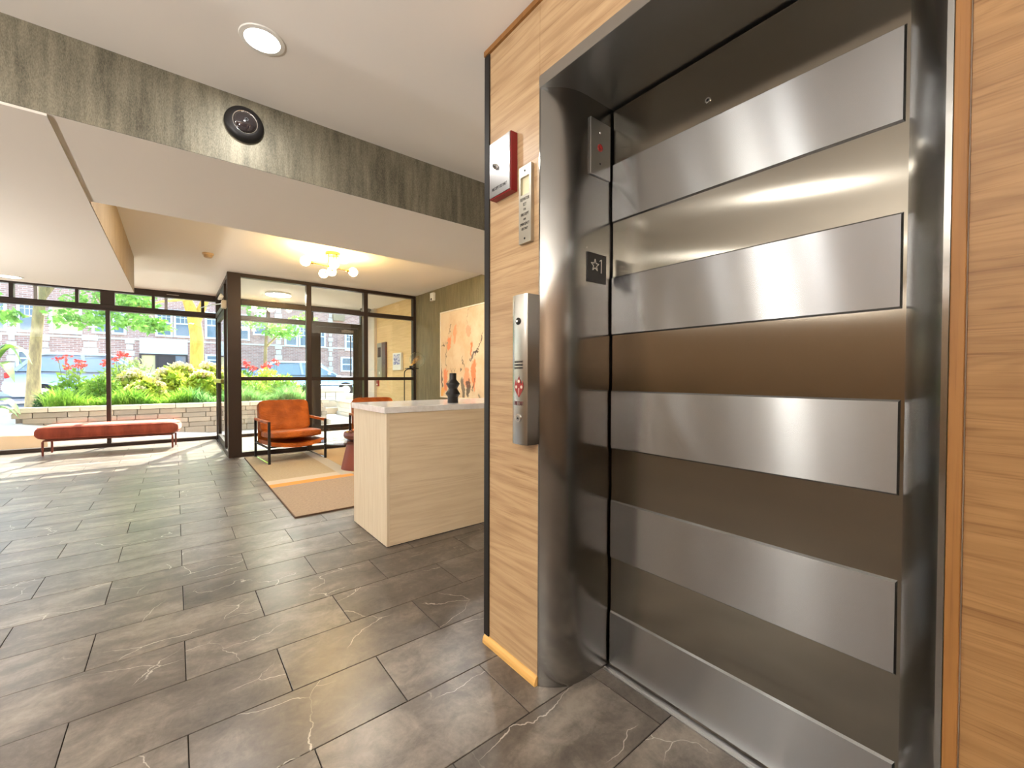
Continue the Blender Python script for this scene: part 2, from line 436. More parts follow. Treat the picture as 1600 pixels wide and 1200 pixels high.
# elevator wall (plane x = 1.0) with the opening
ew = MB()
ew.box((1.004, 1.10, 0), (1.40, 1.420, 2.42)).box((1.004, -2.2, 0), (1.40, .09, 2.42)).box((1.004, .09, 2.15), (1.40, 1.10, 2.42))
ew.box((1.40, -2.2, 0), (3.3, 1.420, 2.42))
wr = struct('wall_right', ew, M_WALL, 'oak panelled wall around the elevator', 'wall')
MB().box((1.0, 1.0985, .034), (1.004, 1.394, 2.400)).build('wood_panel', M_OAK, wr, bevel=.0006)
MB().box((1.0, -2.2, 0), (1.004, .0725, 2.400)).build('wood_panel', M_OAK2, wr, bevel=.0006)
MB().box((1.0, .0735, 2.149), (1.004, 1.0975, 2.400)).build('wood_panel', M_OAK, wr, bevel=.0006)
MB().box((.990, -2.2, 2.400), (1.006, 1.425, 2.420)).build('cornice_strip', M_BATT, wr)
struct('trim_1', MB().box((.994, 1.394, .034), (1.006, 1.426, 2.398)).box((1.004, 1.420, .034), (1.03, 1.426, 2.398)), M_BLK, 'black metal corner trim at the edge of the oak wall', 'trim', bevel=.001)
struct('trim_2', MB().box((.992, .0740, 0), (1.006, .0915, 2.400)), M_BATT, 'brown timber batten between elevator frame and oak wall', 'trim', bevel=.0012)
bs = MB().prism([(1.004, 0), (.986, 0), (.986, .012), (.990, .024), (.997, .032), (1.004, .034)], 'y', 1.100, 1.424)
struct('baseboard_right', bs, M_BASE, 'yellow wood base strip under the oak wall left of the elevator', 'baseboard')

# ------------------------------------------------------------------ elevator frame and door
fr = thing('elevator_frame', (1.15, .595, 0), 'curved brushed stainless steel frame around the elevator door', 'elevator frame')
prof = [(1.0, 1.094), (1.008, 1.083), (1.02, 1.071), (1.037, 1.056), (1.057, 1.042), (1.078, 1.031), (1.10, 1.0235), (1.125, 1.019), (1.16, 1.0165), (1.302, 1.014)]
jl = prof + [(1.302, 1.099), (.9985, 1.099), (.9985, 1.0945)]
MB().prism(jl, 'z', 0.001, 2.105).build('jamb', M_STJ, fr, smooth=30)
pr = [(1.0, .103), (1.008, .110), (1.02, .1185), (1.037, .130), (1.057, .141), (1.078, .149), (1.10, .1555), (1.125, .161), (1.16, .168), (1.302, .1895)]
jr = pr + [(1.302, .093), (.998, .093), (.998, .101)]
MB().prism(jr, 'z', 0.001, 2.105).build('jamb', M_STJ, fr, smooth=30)
MB().box((.9965, .094, 2.105), (1.302, 1.099, 2.147)).build('header', M_STX, fr, bevel=.0012)
MB().box((1.252, .192, .0005), (1.283, 1.012, .004)).box((1.262, .192, .004), (1.266, 1.012, .0055)).build('sill_strip', M_STP, fr)

dr = thing('elevator_door', (1.31, .6, .006), 'brushed stainless steel elevator door with raised horizontal bands', 'elevator door')
MB().box((1.291, .182, .008), (1.325, 1.006, 2.096)).build('door_leaf', M_STH, dr)
MB().box((1.3255, .15, .0), (1.34, 1.05, 2.12)).build('dark_backing', M_GAP, dr)
for k, (z0, z1) in enumerate(((1.684, 1.893), (1.263, 1.472), (.836, 1.046), (.421, .631), (.012, .208))):
    b = MB(); x0, x1 = 1.2845, 1.2912; e = .005
    ya, yb = .198, 1.0055
    b.add([(x1, ya-.004, z0-e), (x1, yb, z0-e), (x1, yb, z1+e), (x1, ya-.004, z1+e), (x0, ya, z0), (x0, yb, z0), (x0, yb, z1), (x0, ya, z1)],
          [(3,2,1,0),(4,5,6,7),(0,1,5,4),(1,2,6,5),(2,3,7,6),(3,0,4,7)])
    b.build('raised_band', M_STV, dr)
Mx = Matrix(((0, 0, -1), (0, 1, 0), (1, 0, 0)))          # lathe axis -> -x
MB().lathe([(.0045, 0), (.0045, .003), (.0085, .003), (.0085, 0)], 20, (1.2911, .648, 1.956), Mx, cap=False).build('keyhole_ring', M_CHR, dr, smooth=True)
MB().lathe([(.0045, .0), (.0045, .0008)], 16, (1.2911, .648, 1.956), Mx).build('keyhole', M_GAP, dr)

# ------------------------------------------------------------------ lettering
def text(body, size, mat, parent, at, right, up, name='lettering', ext=.0004, align='CENTER', space=1.0, sx=1.0):
    cu = bpy.data.curves.new('t', 'FONT'); cu.body = body; cu.size = size; cu.extrude = ext; cu.align_x = align; cu.align_y = 'CENTER'
    cu.space_line = space; cu.resolution_u = 2
    o = bpy.data.objects.new('t', cu); COL.objects.link(o)
    bpy.context.view_layer.update()
    me = bpy.data.meshes.new_from_object(o.evaluated_get(bpy.context.evaluated_depsgraph_get()))
    bpy.data.objects.remove(o); bpy.data.curves.remove(cu)
    r = Vector(right); u = Vector(up); n = r.cross(u)
    org = wloc(parent); at = Vector(at)
    for v in me.vertices: v.co = at + r*v.co.x*sx + u*v.co.y + n*v.co.z - org
    me.name = name; me.materials.clear(); me.materials.append(mat)
    q = bpy.data.objects.new(name, me); COL.objects.link(q); q.parent = parent; q['kind'] = 'stuff'
    return q
WR, WU = (0, -1, 0), (0, 0, 1)          # writing on the elevator wall
M_INK = plain('dark_engraving', c(40, 34, 34), .6)
M_REDP = plain('red_enamel', c(150, 36, 34), .4)
M_CRIM = plain('crimson_backbox', c(132, 26, 30), .4)

fp = thing('fire_department_box', (.982, 1.285, 1.792), 'red backed steel plate with key switch, upper one beside the black trim', 'switch box')
MB().box((.968, 1.219, 1.791), (1.0, 1.352, 2.008)).build('back_box', M_CRIM, fp, bevel=.002)
MB().box((.9645, 1.222, 1.795), (.968, 1.349, 2.004)).build('face_plate', M_STP, fp, bevel=.0008)
MB().lathe([(.0, 0), (.010, 0), (.010, .004), (.0075, .005), (.0075, .014), (.006, .016), (0, .016)], 20, (.9645, 1.303, 1.903), Mx, cap=False).build('key_switch', M_CHR, fp, smooth=True)
MB().box((.9478, 1.3015, 1.899), (.9487, 1.3045, 1.907)).build('key_slot', M_GAP, fp)
text('FIRE DEPT USE ONLY', .0165, M_INK, fp, (.9642, 1.2855, 1.822), WR, WU, sx=.60)

kp = thing('key_plaque', (.99, 1.16, 1.584), 'narrow brushed plaque with small window and elevator key lettering', 'plaque')
pm = MB(); yl, yr, zb, zt = 1.193, 1.126, 1.584, 1.860; wy0, wy1, wz0, wz1 = 1.183, 1.137, 1.757, 1.822
pm.box((.985, yl, zb), (1.0, yr, wz0)).box((.985, yl, wz1), (1.0, yr, zt)).box((.985, yl, wz0), (1.0, wy0, wz1)).box((.985, wy1, wz0), (1.0, yr, wz1))
M_PLQ = plain('satin_plaque', c(176, 170, 156), .38, .8)
pm.build('plate', M_PLQ, kp)
MB().box((.994, wy1, wz0), (.9995, wy0, wz1)).build('window_card', plain('ivory_card', c(226, 218, 180), .5), kp)
for z in (1.842, 1.600):
    MB().lathe([(0, 0), (.0038, 0), (.0034, .0012), (0, .0014)], 12, (.985, 1.160, z), Mx, cap=False).build('screw', M_GAP, kp)
for body, z, sz in (('ELEVATOR', 1.741, .0165), ('KEY', 1.722, .0165), ('FOR', 1.704, .0115), ('FIRE DEPT', 1.686, .0155), ('AND', 1.669, .0105), ('EMERGENCY', 1.652, .0140), ('USE ONLY', 1.635, .0125)):
    text(body, sz, M_INK, kp, (.9848, 1.1600, z), WR, WU, sx=.62)

cs = thing('call_station', (.97, 1.14, .864), 'tall brushed steel elevator call box with red flame sign', 'call box')
cb = [(1.0, 1.096), (.946, 1.096), (.942, 1.103), (.940, 1.118), (.9395, 1.137), (.940, 1.156), (.942, 1.171), (.946, 1.178), (1.0, 1.178)]
MB().prism(cb, 'z', .864, 1.389).build('housing', steel('steel_call_box', 'around', (.46, .45, .42), .26, .7, grain=(260, 260, 8)), cs, smooth=25)
MB().lathe([(0, 0), (.0125, 0), (.0125, .002), (.009, .003), (.009, .0055), (.0, .0055)], 24, (.9397, 1.139, 1.296), Mx, cap=False).build('key_switch', M_BLK, cs, smooth=True)
MB().lathe([(0, 0), (.0045, 0), (.004, .002), (0, .002)], 16, (.9343, 1.139, 1.296), Mx, cap=False).build('key_slot', M_CHR, cs)
MB().lathe([(.010, 0), (.010, .003), (.0145, .003), (.0145, 0)], 24, (.9397, 1.138, .957), Mx, cap=False).build('button_ring', M_CHR, cs, smooth=True)
MB().lathe([(0, 0), (.0098, 0), (.0094, .002), (0, .0025)], 24, (.9397, 1.138, .957), Mx, cap=False).build('call_button', M_STP, cs, smooth=True)
ar = MB().prism([(1.1435, .953), (1.1325, .953), (1.138, .962)], 'x', .9366, .9372); ar.build('arrow', M_INK, cs)
text('IN CASE OF FIRE\nELEVATORS ARE\nOUT OF SERVICE', .0098, M_INK, cs, (.9391, 1.137, 1.143), WR, WU, space=1.12, sx=.62)
text('USE EXIT', .0205, plain('maroon_print', c(96, 30, 34), .6), cs, (.9391, 1.137, 1.008), WR, WU, sx=.60)
fl = [(0, -.037), (.012, -.022), (.022, -.006), (.0245, .006), (.019, .022), (.0175, .014), (.012, .010), (.010, .020), (.004, .030), (.001, .038),
      (-.005, .028), (-.010, .018), (-.012, .010), (-.016, .014), (-.0175, .026), (-.022, .010), (-.024, 0), (-.020, -.012), (-.012, -.023)]
MB().prism([(1.135-u, 1.066+v) for u, v in fl], 'x', .9388, .9396).build('flame_sign', M_REDP, cs)
for u, v in ((0, .020), (-.014, .0), (.014, .0)):
    MB().lathe([(0, 0), (.0055, 0), (.0055, .0006), (0, .0006)], 16, (.9389, 1.135-u, 1.066+v), Mx, cap=False).build('flame_dot', plain('cream_print', c(226, 214, 196), .5), cs)
MB().prism([(1.1375, 1.062), (1.1325, 1.062), (1.1342, 1.037), (1.1358, 1.037)], 'x', .9384, .9390).build('flame_stem', plain('pale_print', c(220, 190, 170), .5), cs)

# plates on the left jamb (they face -y)
JR, JU = (1, 0, 0), (0, 0, 1)
My = Matrix(((1, 0, 0), (0, 0, -1), (0, 1, 0)))          # lathe axis -> -y
lp = thing('lantern_plate', (1.22, 1.013, 1.832), 'steel hall lantern plate with red ring on the elevator jamb', 'wall plate')
MB().box((1.166, 1.009, 1.832), (1.276, 1.0155, 2.034)).build('plate', M_STX, lp, bevel=.0008)
MB().lathe([(.008, 0), (.008, .003), (.013, .003), (.013, 0)], 20, (1.216, 1.009, 1.936), My, cap=False).build('red_ring', M_REDP, lp, smooth=True)
MB().lathe([(0, 0), (.0045, 0), (.0045, .003), (0, .003)], 16, (1.216, 1.009, 1.936), My, cap=False).build('red_lens', M_REDP, lp)
for z in (1.991, 1.879):
    MB().lathe([(0, 0), (.004, 0), (.003, .0015), (0, .0015)], 12, (1.217, 1.009, z), My, cap=False).build('screw', M_BLK if z < 1.9 else M_CHR, lp)
sp = thing('floor_number_plate', (1.208, 1.013, 1.446), 'black tactile floor plate with raised star and number one', 'sign')
MB().box((1.156, 1.0125, 1.446), (1.260, 1.0165, 1.552)).build('plate', plain('black_plastic', c(20, 19, 20), .45), sp, bevel=.0008)
M_TAC = plain('silver_tactile', c(200, 196, 190), .35, .6)
star = []
for k in range(10):
    r = .0225 if k % 2 == 0 else .009; t = math.pi/2 + k*math.pi/5; star.append((r*math.cos(t), r*math.sin(t)))
sm = MB()
for k in range(10):
    a = star[k]; b = star[(k+1) % 10]
    sm.bar((1.196+a[0], 1.0120, 1.508+a[1]), (1.196+b[0], 1.0120, 1.508+b[1]), .0028, .0014, up=(0, 1, 0))
sm.build('star', M_TAC, sp)
sm = MB().bar((1.231, 1.012, 1.484), (1.231, 1.012, 1.534), .0032, .0014, up=(0, 1, 0)).bar((1.231, 1.012, 1.533), (1.2215, 1.012, 1.5265), .0032, .0014, up=(0, 1, 0))
sm.build('number_one', M_TAC, sp)
tag(MB().box((1.155, 1.0152, 1.565), (1.158, 1.0166, 1.568)).build('jamb_screw', M_CHR), 'tiny screw in the jamb above the floor number plate', 'screw')

# ------------------------------------------------------------------ ceiling fittings
def disc_lamp(parent, at, r, radiance, col, up=False):
    ld = bpy.data.lights.new('lamp_light', 'AREA'); ld.shape = 'DISK'; ld.size = 2*r; ld.energy = radiance*math.pi*math.pi*r*r; ld.color = col
    o = bpy.data.objects.new('lamp_light', ld); COL.objects.link(o); o.parent = parent; o.location = Vector(at)-wloc(parent)
    if up: o.rotation_euler.x = math.pi
    return o
def downlight(x, y, z, label, r=.062, k=1.0):
    t = thing('ceiling_downlight', (x, y, z), label, 'ceiling light', 'recessed downlights in the ceiling')
    MB().lathe([(r, -.0065), (r, -.0005), (r+.018, -.0005), (r+.016, -.005), (r, -.0065)], 32, (x, y, z), cap=False).build('trim_ring', M_WHITE, t, smooth=True)
    MB().lathe([(0, -.004), (r, -.004), (r, -.001), (0, -.001)], 32, (x, y, z), cap=False).build('diffuser', M_LAMP, t)
    disc_lamp(t, (x, y, z-.009), r-.004, LAMP*k, (1, .98, .95))
    return t
downlight(.277, 1.916, 2.42, 'glowing recessed ceiling light in front of the grey beam')
downlight(-1.27, 6.40, 2.09, 'recessed light in the bulkhead near the windows', .07)
downlight(.35, 4.15, 2.51, 'added recessed fill light of the lounge ceiling hidden behind the beam, toward the bulkhead', k=2.7)  # this and the next two: unseen downlights added to fill the lounge
downlight(1.45, 4.15, 2.51, 'added recessed fill light of the lounge ceiling hidden behind the beam, above the rug', k=2.7)
downlight(2.55, 4.15, 2.51, 'added recessed fill light of the lounge ceiling hidden behind the beam, by the olive wall', k=2.7)
downlight(-.85, 1.05, 2.42, 'recessed light of the lobby ceiling mirrored in the elevator door')
downlight(-1.9, 2.15, 2.42, 'recessed light of the lobby ceiling beside the grey beam, out of frame')
downlight(-2.9, .7, 2.42, 'added recessed fill light of the lobby ceiling by the far wall, out of frame')  # unseen downlight added as lobby fill

def fill_bowl(x, y, z, label, k=1.0):  # uplights added out of frame to brighten the ceiling
    t = thing('fill_bowl_lamp', (x, y, 0), label, 'lamp')
    MB().lathe([(0, 0), (.16, 0), (.16, .02), (.02, .03), (0, .03)], 28, (x, y, 0), cap=False).build('base', M_BLK, t, smooth=30)
    MB().tube([(x, y, .03), (x, y, z-.12)], .014, 10).build('pole', M_BLK, t, smooth=True)
    MB().lathe([(0, -.13), (.08, -.12), (.18, -.06), (.235, .02), (.225, .02), (.17, -.05), (0, -.11)], 32, (x, y, z), cap=False).build('bowl_shade', M_BLK, t, smooth=60)
    MB().lathe([(0, -.02), (.20, -.02), (.20, -.012), (0, -.012)], 28, (x, y, z), cap=False).build('diffuser', M_LAMP, t)
    disc_lamp(t, (x, y, z-.004), .195, BOWL_FILL*k, (1, .985, .97), True)
fill_bowl(-2.5, -1.1, .85, 'added black bowl uplight, unseen behind the camera, filling the ceiling'); fill_bowl(-2.9, 4.6, .75, 'added black bowl uplight under the bulkhead, out of frame, filling the soffits', .34)
M_GLOBE = emit('globe_glow', (1, .96, .90, 1), 32)
t = thing('fill_globe', (-3.5, 2.1, 2.05), 'added white globe pendant, unseen, near the brown far wall', 'added fill lamp')  # unseen pendant added for ceiling glow and a streak in the door
MB().tube([(-3.5, 2.1, 2.19), (-3.5, 2.1, 2.42)], .008, 8).build('cord', M_BLK, t)
MB().sphere((-3.5, 2.1, 2.05), .15, 14, 8).build('globe', M_GLOBE, t, smooth=True)
t = thing('disc_ceiling_light', (1.37, 8.02, 2.47), 'round flush disc light on the vestibule ceiling', 'ceiling light')
MB().lathe([(0, .040), (.19, .040), (.192, .012), (.188, .004)], 40, (1.37, 8.02, 2.47), cap=False).build('housing', M_WHITE, t, smooth=True)
MB().lathe([(0, 0), (.185, 0), (.188, .004), (0, .004)], 40, (1.37, 8.02, 2.47), cap=False).build('diffuser', M_DISC, t, smooth=True)

t = thing('dome_camera', (.265, 2.37, 2.291), 'black dome security camera on the grey beam fascia', 'camera')
MB().lathe([(0, 0), (.080, 0), (.081, .012), (.078, .022), (.070, .030), (.055, .036), (.050, .036)], 40, (.265, 2.37, 2.291), My, cap=False).build('housing', M_BLK, t, smooth=50)
MB().lathe([(.0475, .034), (.0475, .038), (.051, .039), (.0525, .036), (.0525, .032)], 40, (.265, 2.37, 2.291), My, cap=False).build('silver_ring', M_CHR, t, smooth=True)
pd = [(.047*math.cos(a), .034+.026*math.sin(a)) for a in [i*math.pi/2/8 for i in range(9)]]
MB().lathe(pd, 32, (.265, 2.37, 2.291), My, cap=False).build('smoked_dome', plain('smoked_dome', c(48, 42, 44), .06, 0, coat=1), t, smooth=True)
MB().lathe([(.004, 0), (.008, 0), (.0085, .002), (.004, .002)], 20, (.268, 2.3095, 2.293), My, cap=False).build('lens', M_BLK, t, smooth=True)

t = thing('smoke_detector', (.304, 5.96, 2.462), 'small beige smoke detector on the lounge ceiling', 'smoke detector')
MB().lathe([(0, .048), (.055, .048), (.055, .032), (.045, .026)], 24, (.304, 5.96, 2.462), cap=False).build('base', plain('beige_plastic', c(206, 178, 140), .5), t, smooth=30)
MB().lathe([(.045, .026), (.042, .008), (.034, 0), (0, 0)], 24, (.304, 5.96, 2.462), cap=False).build('cover', plain('beige_cover', c(190, 160, 120), .5), t, smooth=30)

# chandelier
cx, cy, cz = 1.41, 5.03, 2.51
t = thing('chandelier', (cx, cy, 2.30), 'brass chandelier with six glowing globe bulbs over the lounge', 'chandelier')
MB().lathe([(0, 0), (.075, 0), (.078, -.006), (.078, -.028), (.07, -.034), (0, -.034)], 32, (cx, cy, cz), cap=False).build('canopy', M_BRS, t, smooth=35)
for dx, dy in ((-.045, 0), (.02, .035), (.03, -.035)):
    MB().tube([(cx+dx, cy+dy, 2.48), (cx+dx, cy+dy, 2.338)], .0045).build('rod', M_BRS, t, smooth=True)
arms = [((1.108, 4.965, 2.35), (1.647, 5.06, 2.335)), ((1.431, 4.70, 2.372), (1.395, 5.36, 2.335)), ((1.375, 4.86, 2.34), (1.445, 5.20, 2.335))]
for a, b in arms:
    a = Vector(a); b = Vector(b); d = (b-a).normalized(); rod = MB().tube([a+d*.04, b-d*.04], .0045).build('arm', M_BRS, t, smooth=True)
    for p, s in ((a, 1), (b, -1)):
        MB().tube([p+d*s*.038, p+d*s*.085], .013, 14).build('socket', M_BRS, t, smooth=30)
        MB().sphere(p, .051, 16, 10).build('bulb', M_BULB, t, smooth=True)
# ------------------------------------------------------------------ street window wall
YW = 9.08
def pane(parent, a, b, m=None): return MB().box(a, b).build('pane', m or M_GLASS, parent)
w1 = struct('window_1', MB().box((-4.8, YW-.055, 0), (3.30, YW+.055, .055)), M_BRZ, 'dark framed window wall of the lobby facing the garden', 'window')
MB().box((-4.8, YW-.055, 2.12), (2.16, YW+.055, 2.21)).build('head_rail', M_BRZ, w1, bevel=.003)
MB().box((-4.8, YW-.07, 2.150), (2.16, YW-.055, 2.158)).build('drip_bead', M_BRZ, w1)
MB().box((-4.8, YW-.055, 2.41), (3.30, YW+.055, 2.52)).build('top_rail', M_BRZ, w1, bevel=.003)
for x0, x1 in ((-.838, -.788), (-2.95, -2.90), (.585, .64), (2.09, 2.16)):
    MB().box((x0, YW-.05, .055), (x1, YW+.05, 2.12)).build('mullion', M_BRZ, w1, bevel=.003)
for x0, x1 in ((-1.815, -1.772), (-1.164, -1.128), (-.893, -.730), (-.290, -.250), (.359, .404), (.575, .64), (-2.6, -2.56), (-3.2, -3.05), (1.35, 1.40), (2.09, 2.16)):
    MB().box((x0, YW-.05, 2.21), (x1, YW+.05, 2.41)).build('transom_bar', M_BRZ, w1, bevel=.003)
M_GREY = plain('grey_metal', c(138, 126, 120), .5, .2)
for x0, x1 in ((-1.605, -1.565), (-.13, -.09)):
    MB().box((x0, YW+.09, 2.16), (x1, YW+.13, 2.45)).build('outer_bar', M_GREY, w1)
MB().box((-.10, YW-.058, 2.452), (.06, YW-.054, 2.464)).build('label_strip', M_PLQ, w1)
for x0, x1 in ((-4.8, -2.95), (-2.90, -.838), (-.788, .585), (.64, 2.09)):
    pane(w1, (x0, YW-.005, .055), (x1, YW+.005, 2.12))
xs = [-4.8, -3.2, -3.05, -2.6, -2.56, -1.815, -1.772, -1.164, -1.128, -.893, -.730, -.290, -.250, .359, .404, .575, .64, 1.35, 1.40, 2.09, 2.16, 3.25]
for i in range(0, len(xs)-1, 2):
    pane(w1, (xs[i], YW-.005, 2.21), (xs[i+1], YW+.005, 2.41))

# street door in the vestibule
d1 = struct('door_1', MB().box((2.16, YW-.05, .0), (2.205, YW+.05, 2.21)).box((3.04, YW-.05, 0), (3.10, YW+.05, 2.21)).box((2.16, YW-.05, 2.12), (3.10, YW+.05, 2.21)), M_BRZ, 'dark framed glass street door of the vestibule', 'door')
MB().box((2.208, YW-.025, .012), (2.30, YW+.025, 2.116)).build('stile', M_BRZ, d1, bevel=.003)
MB().box((2.95, YW-.025, .012), (3.037, YW+.025, 2.116)).build('stile', M_BRZ, d1, bevel=.003)
MB().box((2.30, YW-.025, 1.99), (2.95, YW+.025, 2.116)).build('top_rail', M_BRZ, d1, bevel=.003)
MB().box((2.30, YW-.025, .012), (2.95, YW+.025, .12)).build('bottom_rail', M_BRZ, d1, bevel=.003)
MB().tube([(2.26, YW-.07, .93), (2.99, YW-.07, .93)], .012).build('push_bar', M_BLK, d1, smooth=True)
MB().box((2.70, YW-.09, 2.02), (2.93, YW-.03, 2.07)).build('door_closer', M_GREY, d1, bevel=.004)
MB().bar((2.90, YW-.07, 2.05), (2.70, YW-.22, 2.06), .02, .008).build('closer_arm', M_CHR, d1)
pane(d1, (2.30, YW-.004, .12), (2.95, YW+.004, 1.99))
MB().box((3.10, YW-.05, 0), (3.215, YW+.05, 2.41)).build('side_jamb', M_BRZ, d1)

# ------------------------------------------------------------------ vestibule glass partition (front plane y = 6.85, side plane x = 0.6)
YP = 6.85
pt = struct('window_2', MB().box((.708, YP-.045, 0), (3.29, YP+.045, .062)), M_BRZ, 'dark framed glass partition around the entrance vestibule', 'partition')
MB().box((.553, YP-.05, 0), (.707, YP+.06, 2.508)).build('corner_post', M_BRZ, pt, bevel=.003)
for x0, x1 in ((1.532, 1.60), (2.384, 2.45), (3.245, 3.291)):
    MB().box((x0, YP-.045, .062), (x1, YP+.045, 2.46)).build('mullion', M_BRZ, pt, bevel=.003)
for z0, z1, n in ((2.46, 2.508, 'top_rail'), (2.085, 2.150, 'upper_rail'), (1.045, 1.098, 'middle_rail')):
    if n == 'top_rail': MB().box((.708, YP-.045, z0), (3.291, YP+.045, z1)).build(n, M_BRZ, pt, bevel=.003)
    else:
        for x0, x1 in ((.708, 1.532), (1.60, 2.384), (2.45, 3.245)):
            MB().box((x0, YP-.045, z0), (x1, YP+.045, z1)).build(n, M_BRZ, pt, bevel=.003)
for x0, x1 in ((.708, 1.532), (1.60, 2.384), (2.45, 3.245)):
    for z0, z1 in ((.062, 1.045), (1.098, 2.085), (2.150, 2.46)):
        pane(pt, (x0, YP-.004, z0), (x1, YP+.004, z1))
# side of the vestibule with its door
sd = struct('window_3', MB().box((.56, 6.92, 2.45), (.64, 9.02, 2.508)), M_BRZ, 'dark framed glass side of the vestibule by the corner post', 'partition')
MB().box((.56, 7.42, 0), (.64, 7.49, 2.45)).build('mullion', M_BRZ, sd, bevel=.003)
MB().box((.56, 8.96, 0), (.64, 9.02, 2.45)).build('mullion', M_BRZ, sd, bevel=.003)
MB().box((.56, 7.49, 2.12), (.64, 8.96, 2.19)).build('transom_rail', M_BRZ, sd, bevel=.003)
MB().box((.56, 6.92, 0), (.64, 7.42, .06)).build('bottom_rail', M_BRZ, sd)
pane(sd, (.596, 6.92, .06), (.604, 7.42, 2.45)); pane(sd, (.596, 7.49, 2.19), (.604, 8.96, 2.45))
MB().box((.545, 6.92, .0), (.555, 9.0, .006)).build('threshold', M_CHR, sd)
d2 = struct('door_2', MB().box((.575, 7.50, .012), (.625, 7.58, 2.112)), M_BRZ, 'dark framed glass door in the side of the vestibule', 'door')
MB().box((.575, 8.86, .012), (.625, 8.95, 2.112)).build('stile', M_BRZ, d2, bevel=.003)
MB().box((.575, 7.58, 2.03), (.625, 8.86, 2.112)).build('top_rail', M_BRZ, d2)
MB().box((.575, 7.58, .012), (.625, 8.86, .11)).build('bottom_rail', M_BRZ, d2)
pane(d2, (.596, 7.58, .11), (.604, 8.86, 2.03))
MB().box((.52, 7.52, 1.0), (.56, 8.93, 1.06)).build('panic_bar', plain('brass_bar', c(196, 190, 110), .3, .8), d2, bevel=.004)

t = thing('emergency_light', (.515, 6.87, 2.02), 'twin head emergency light on the dark corner post', 'emergency light')
M_BEIG = plain('beige_case', c(214, 200, 172), .5)
MB().box((.495, 6.85, 2.03), (.553, 6.99, 2.13)).build('case', M_BEIG, t, bevel=.006)
for y, z in ((6.86, 2.165), (6.97, 2.165)):
    MB().lathe([(0, 0), (.018, .0), (.036, .03), (.036, .045), (0, .05)], 20, (.512, y, z), Matrix.Rotation(R(-70), 3, 'Y'), cap=False).build('lamp_head', M_WHITE, t, smooth=40)
MB().tube([(.51, 6.93, 2.09), (.40, 7.3, 2.11), (.30, 7.75, 2.115)], .008).build('bracket_arm', M_CHR, t, smooth=True)

# ------------------------------------------------------------------ vestibule wall fittings
t = thing('intercom_panel', (3.262, 8.38, 1.07), 'pale metal intercom panel with dark screen on the vestibule oak wall', 'intercom')
MB().box((3.248, 8.25, 1.07), (3.27, 8.51, 1.79)).build('panel', M_PLQ, t, bevel=.003)
MB().box((3.244, 8.31, 1.50), (3.248, 8.46, 1.70)).build('screen', plain('dark_screen', c(60, 56, 60), .1), t)
MB().lathe([(0, 0), (.03, 0), (.03, .004), (0, .004)], 20, (3.248, 8.38, 1.18), Mx, cap=False).build('speaker_button', M_WHITE, t)
t = thing('directory_board', (3.25, 8.13, 1.07), 'narrow dark brown directory board beside the intercom', 'board')
MB().box((3.236, 8.03, 1.07), (3.27, 8.235, 1.79)).build('frame', plain('dark_walnut', c(84, 50, 32), .4), t, bevel=.004)
MB().box((3.234, 8.05, 1.10), (3.237, 8.215, 1.76)).build('board_face', plain('brown_board', c(66, 40, 30), .3), t)
t = thing('notice_case', (3.25, 7.47, 1.25), 'white notice case with blue print on the vestibule oak wall', 'notice')
MB().box((3.225, 7.28, 1.23), (3.27, 7.66, 1.55)).build('case', M_WHITE, t, bevel=.004)
nm = NT('blue_print'); nm.col(nm.mix(nm.step(nm.noise(nm.pos(), 18, 3), .45, .55), c(110, 118, 176), c(214, 214, 226))); nm.set(Roughness=.4)
MB().box((3.2225, 7.33, 1.33), (3.2255, 7.61, 1.52)).build('print', nm.mat, t)
t = thing('fire_alarm_pull', (3.25, 8.48, .91), 'small red fire alarm pull below the intercom', 'alarm')
MB().box((3.24, 8.44, .91), (3.27, 8.53, 1.03)).build('housing', M_REDP, t, bevel=.004)
MB().box((3.232, 8.455, .93), (3.24, 8.515, .96)).build('pull_handle', M_WHITE, t)
t = thing('corner_speaker', (3.10, 8.75, 2.42), 'small dark grey dome fixture under the vestibule ceiling by the column', 'fixture')
MB().lathe([(0, .09), (.11, .09), (.11, .07), (.06, .0), (0, 0)], 24, (3.10, 8.75, 2.42), cap=False).build('shade', plain('dark_grey_shade', c(92, 88, 84), .5), t, smooth=35)
MB().lathe([(0, -.002), (.045, -.002), (.045, .001), (0, .001)], 20, (3.10, 8.75, 2.42), cap=False).build('face', M_GREY, t)

# white sensor and painting on the olive wall
t = thing('wall_sensor', (3.27, 6.148, 2.33), 'small white sensor on the olive wall above the painting', 'sensor')
MB().box((3.245, 6.09, 2.335), (3.292, 6.20, 2.465)).build('case', M_WHITE, t, bevel=.008, seg=2)
MB().lathe([(0, 0), (.02, 0), (.015, .006), (0, .008)], 16, (3.245, 6.15, 2.36), Mx, cap=False).build('lens', M_BLK, t)

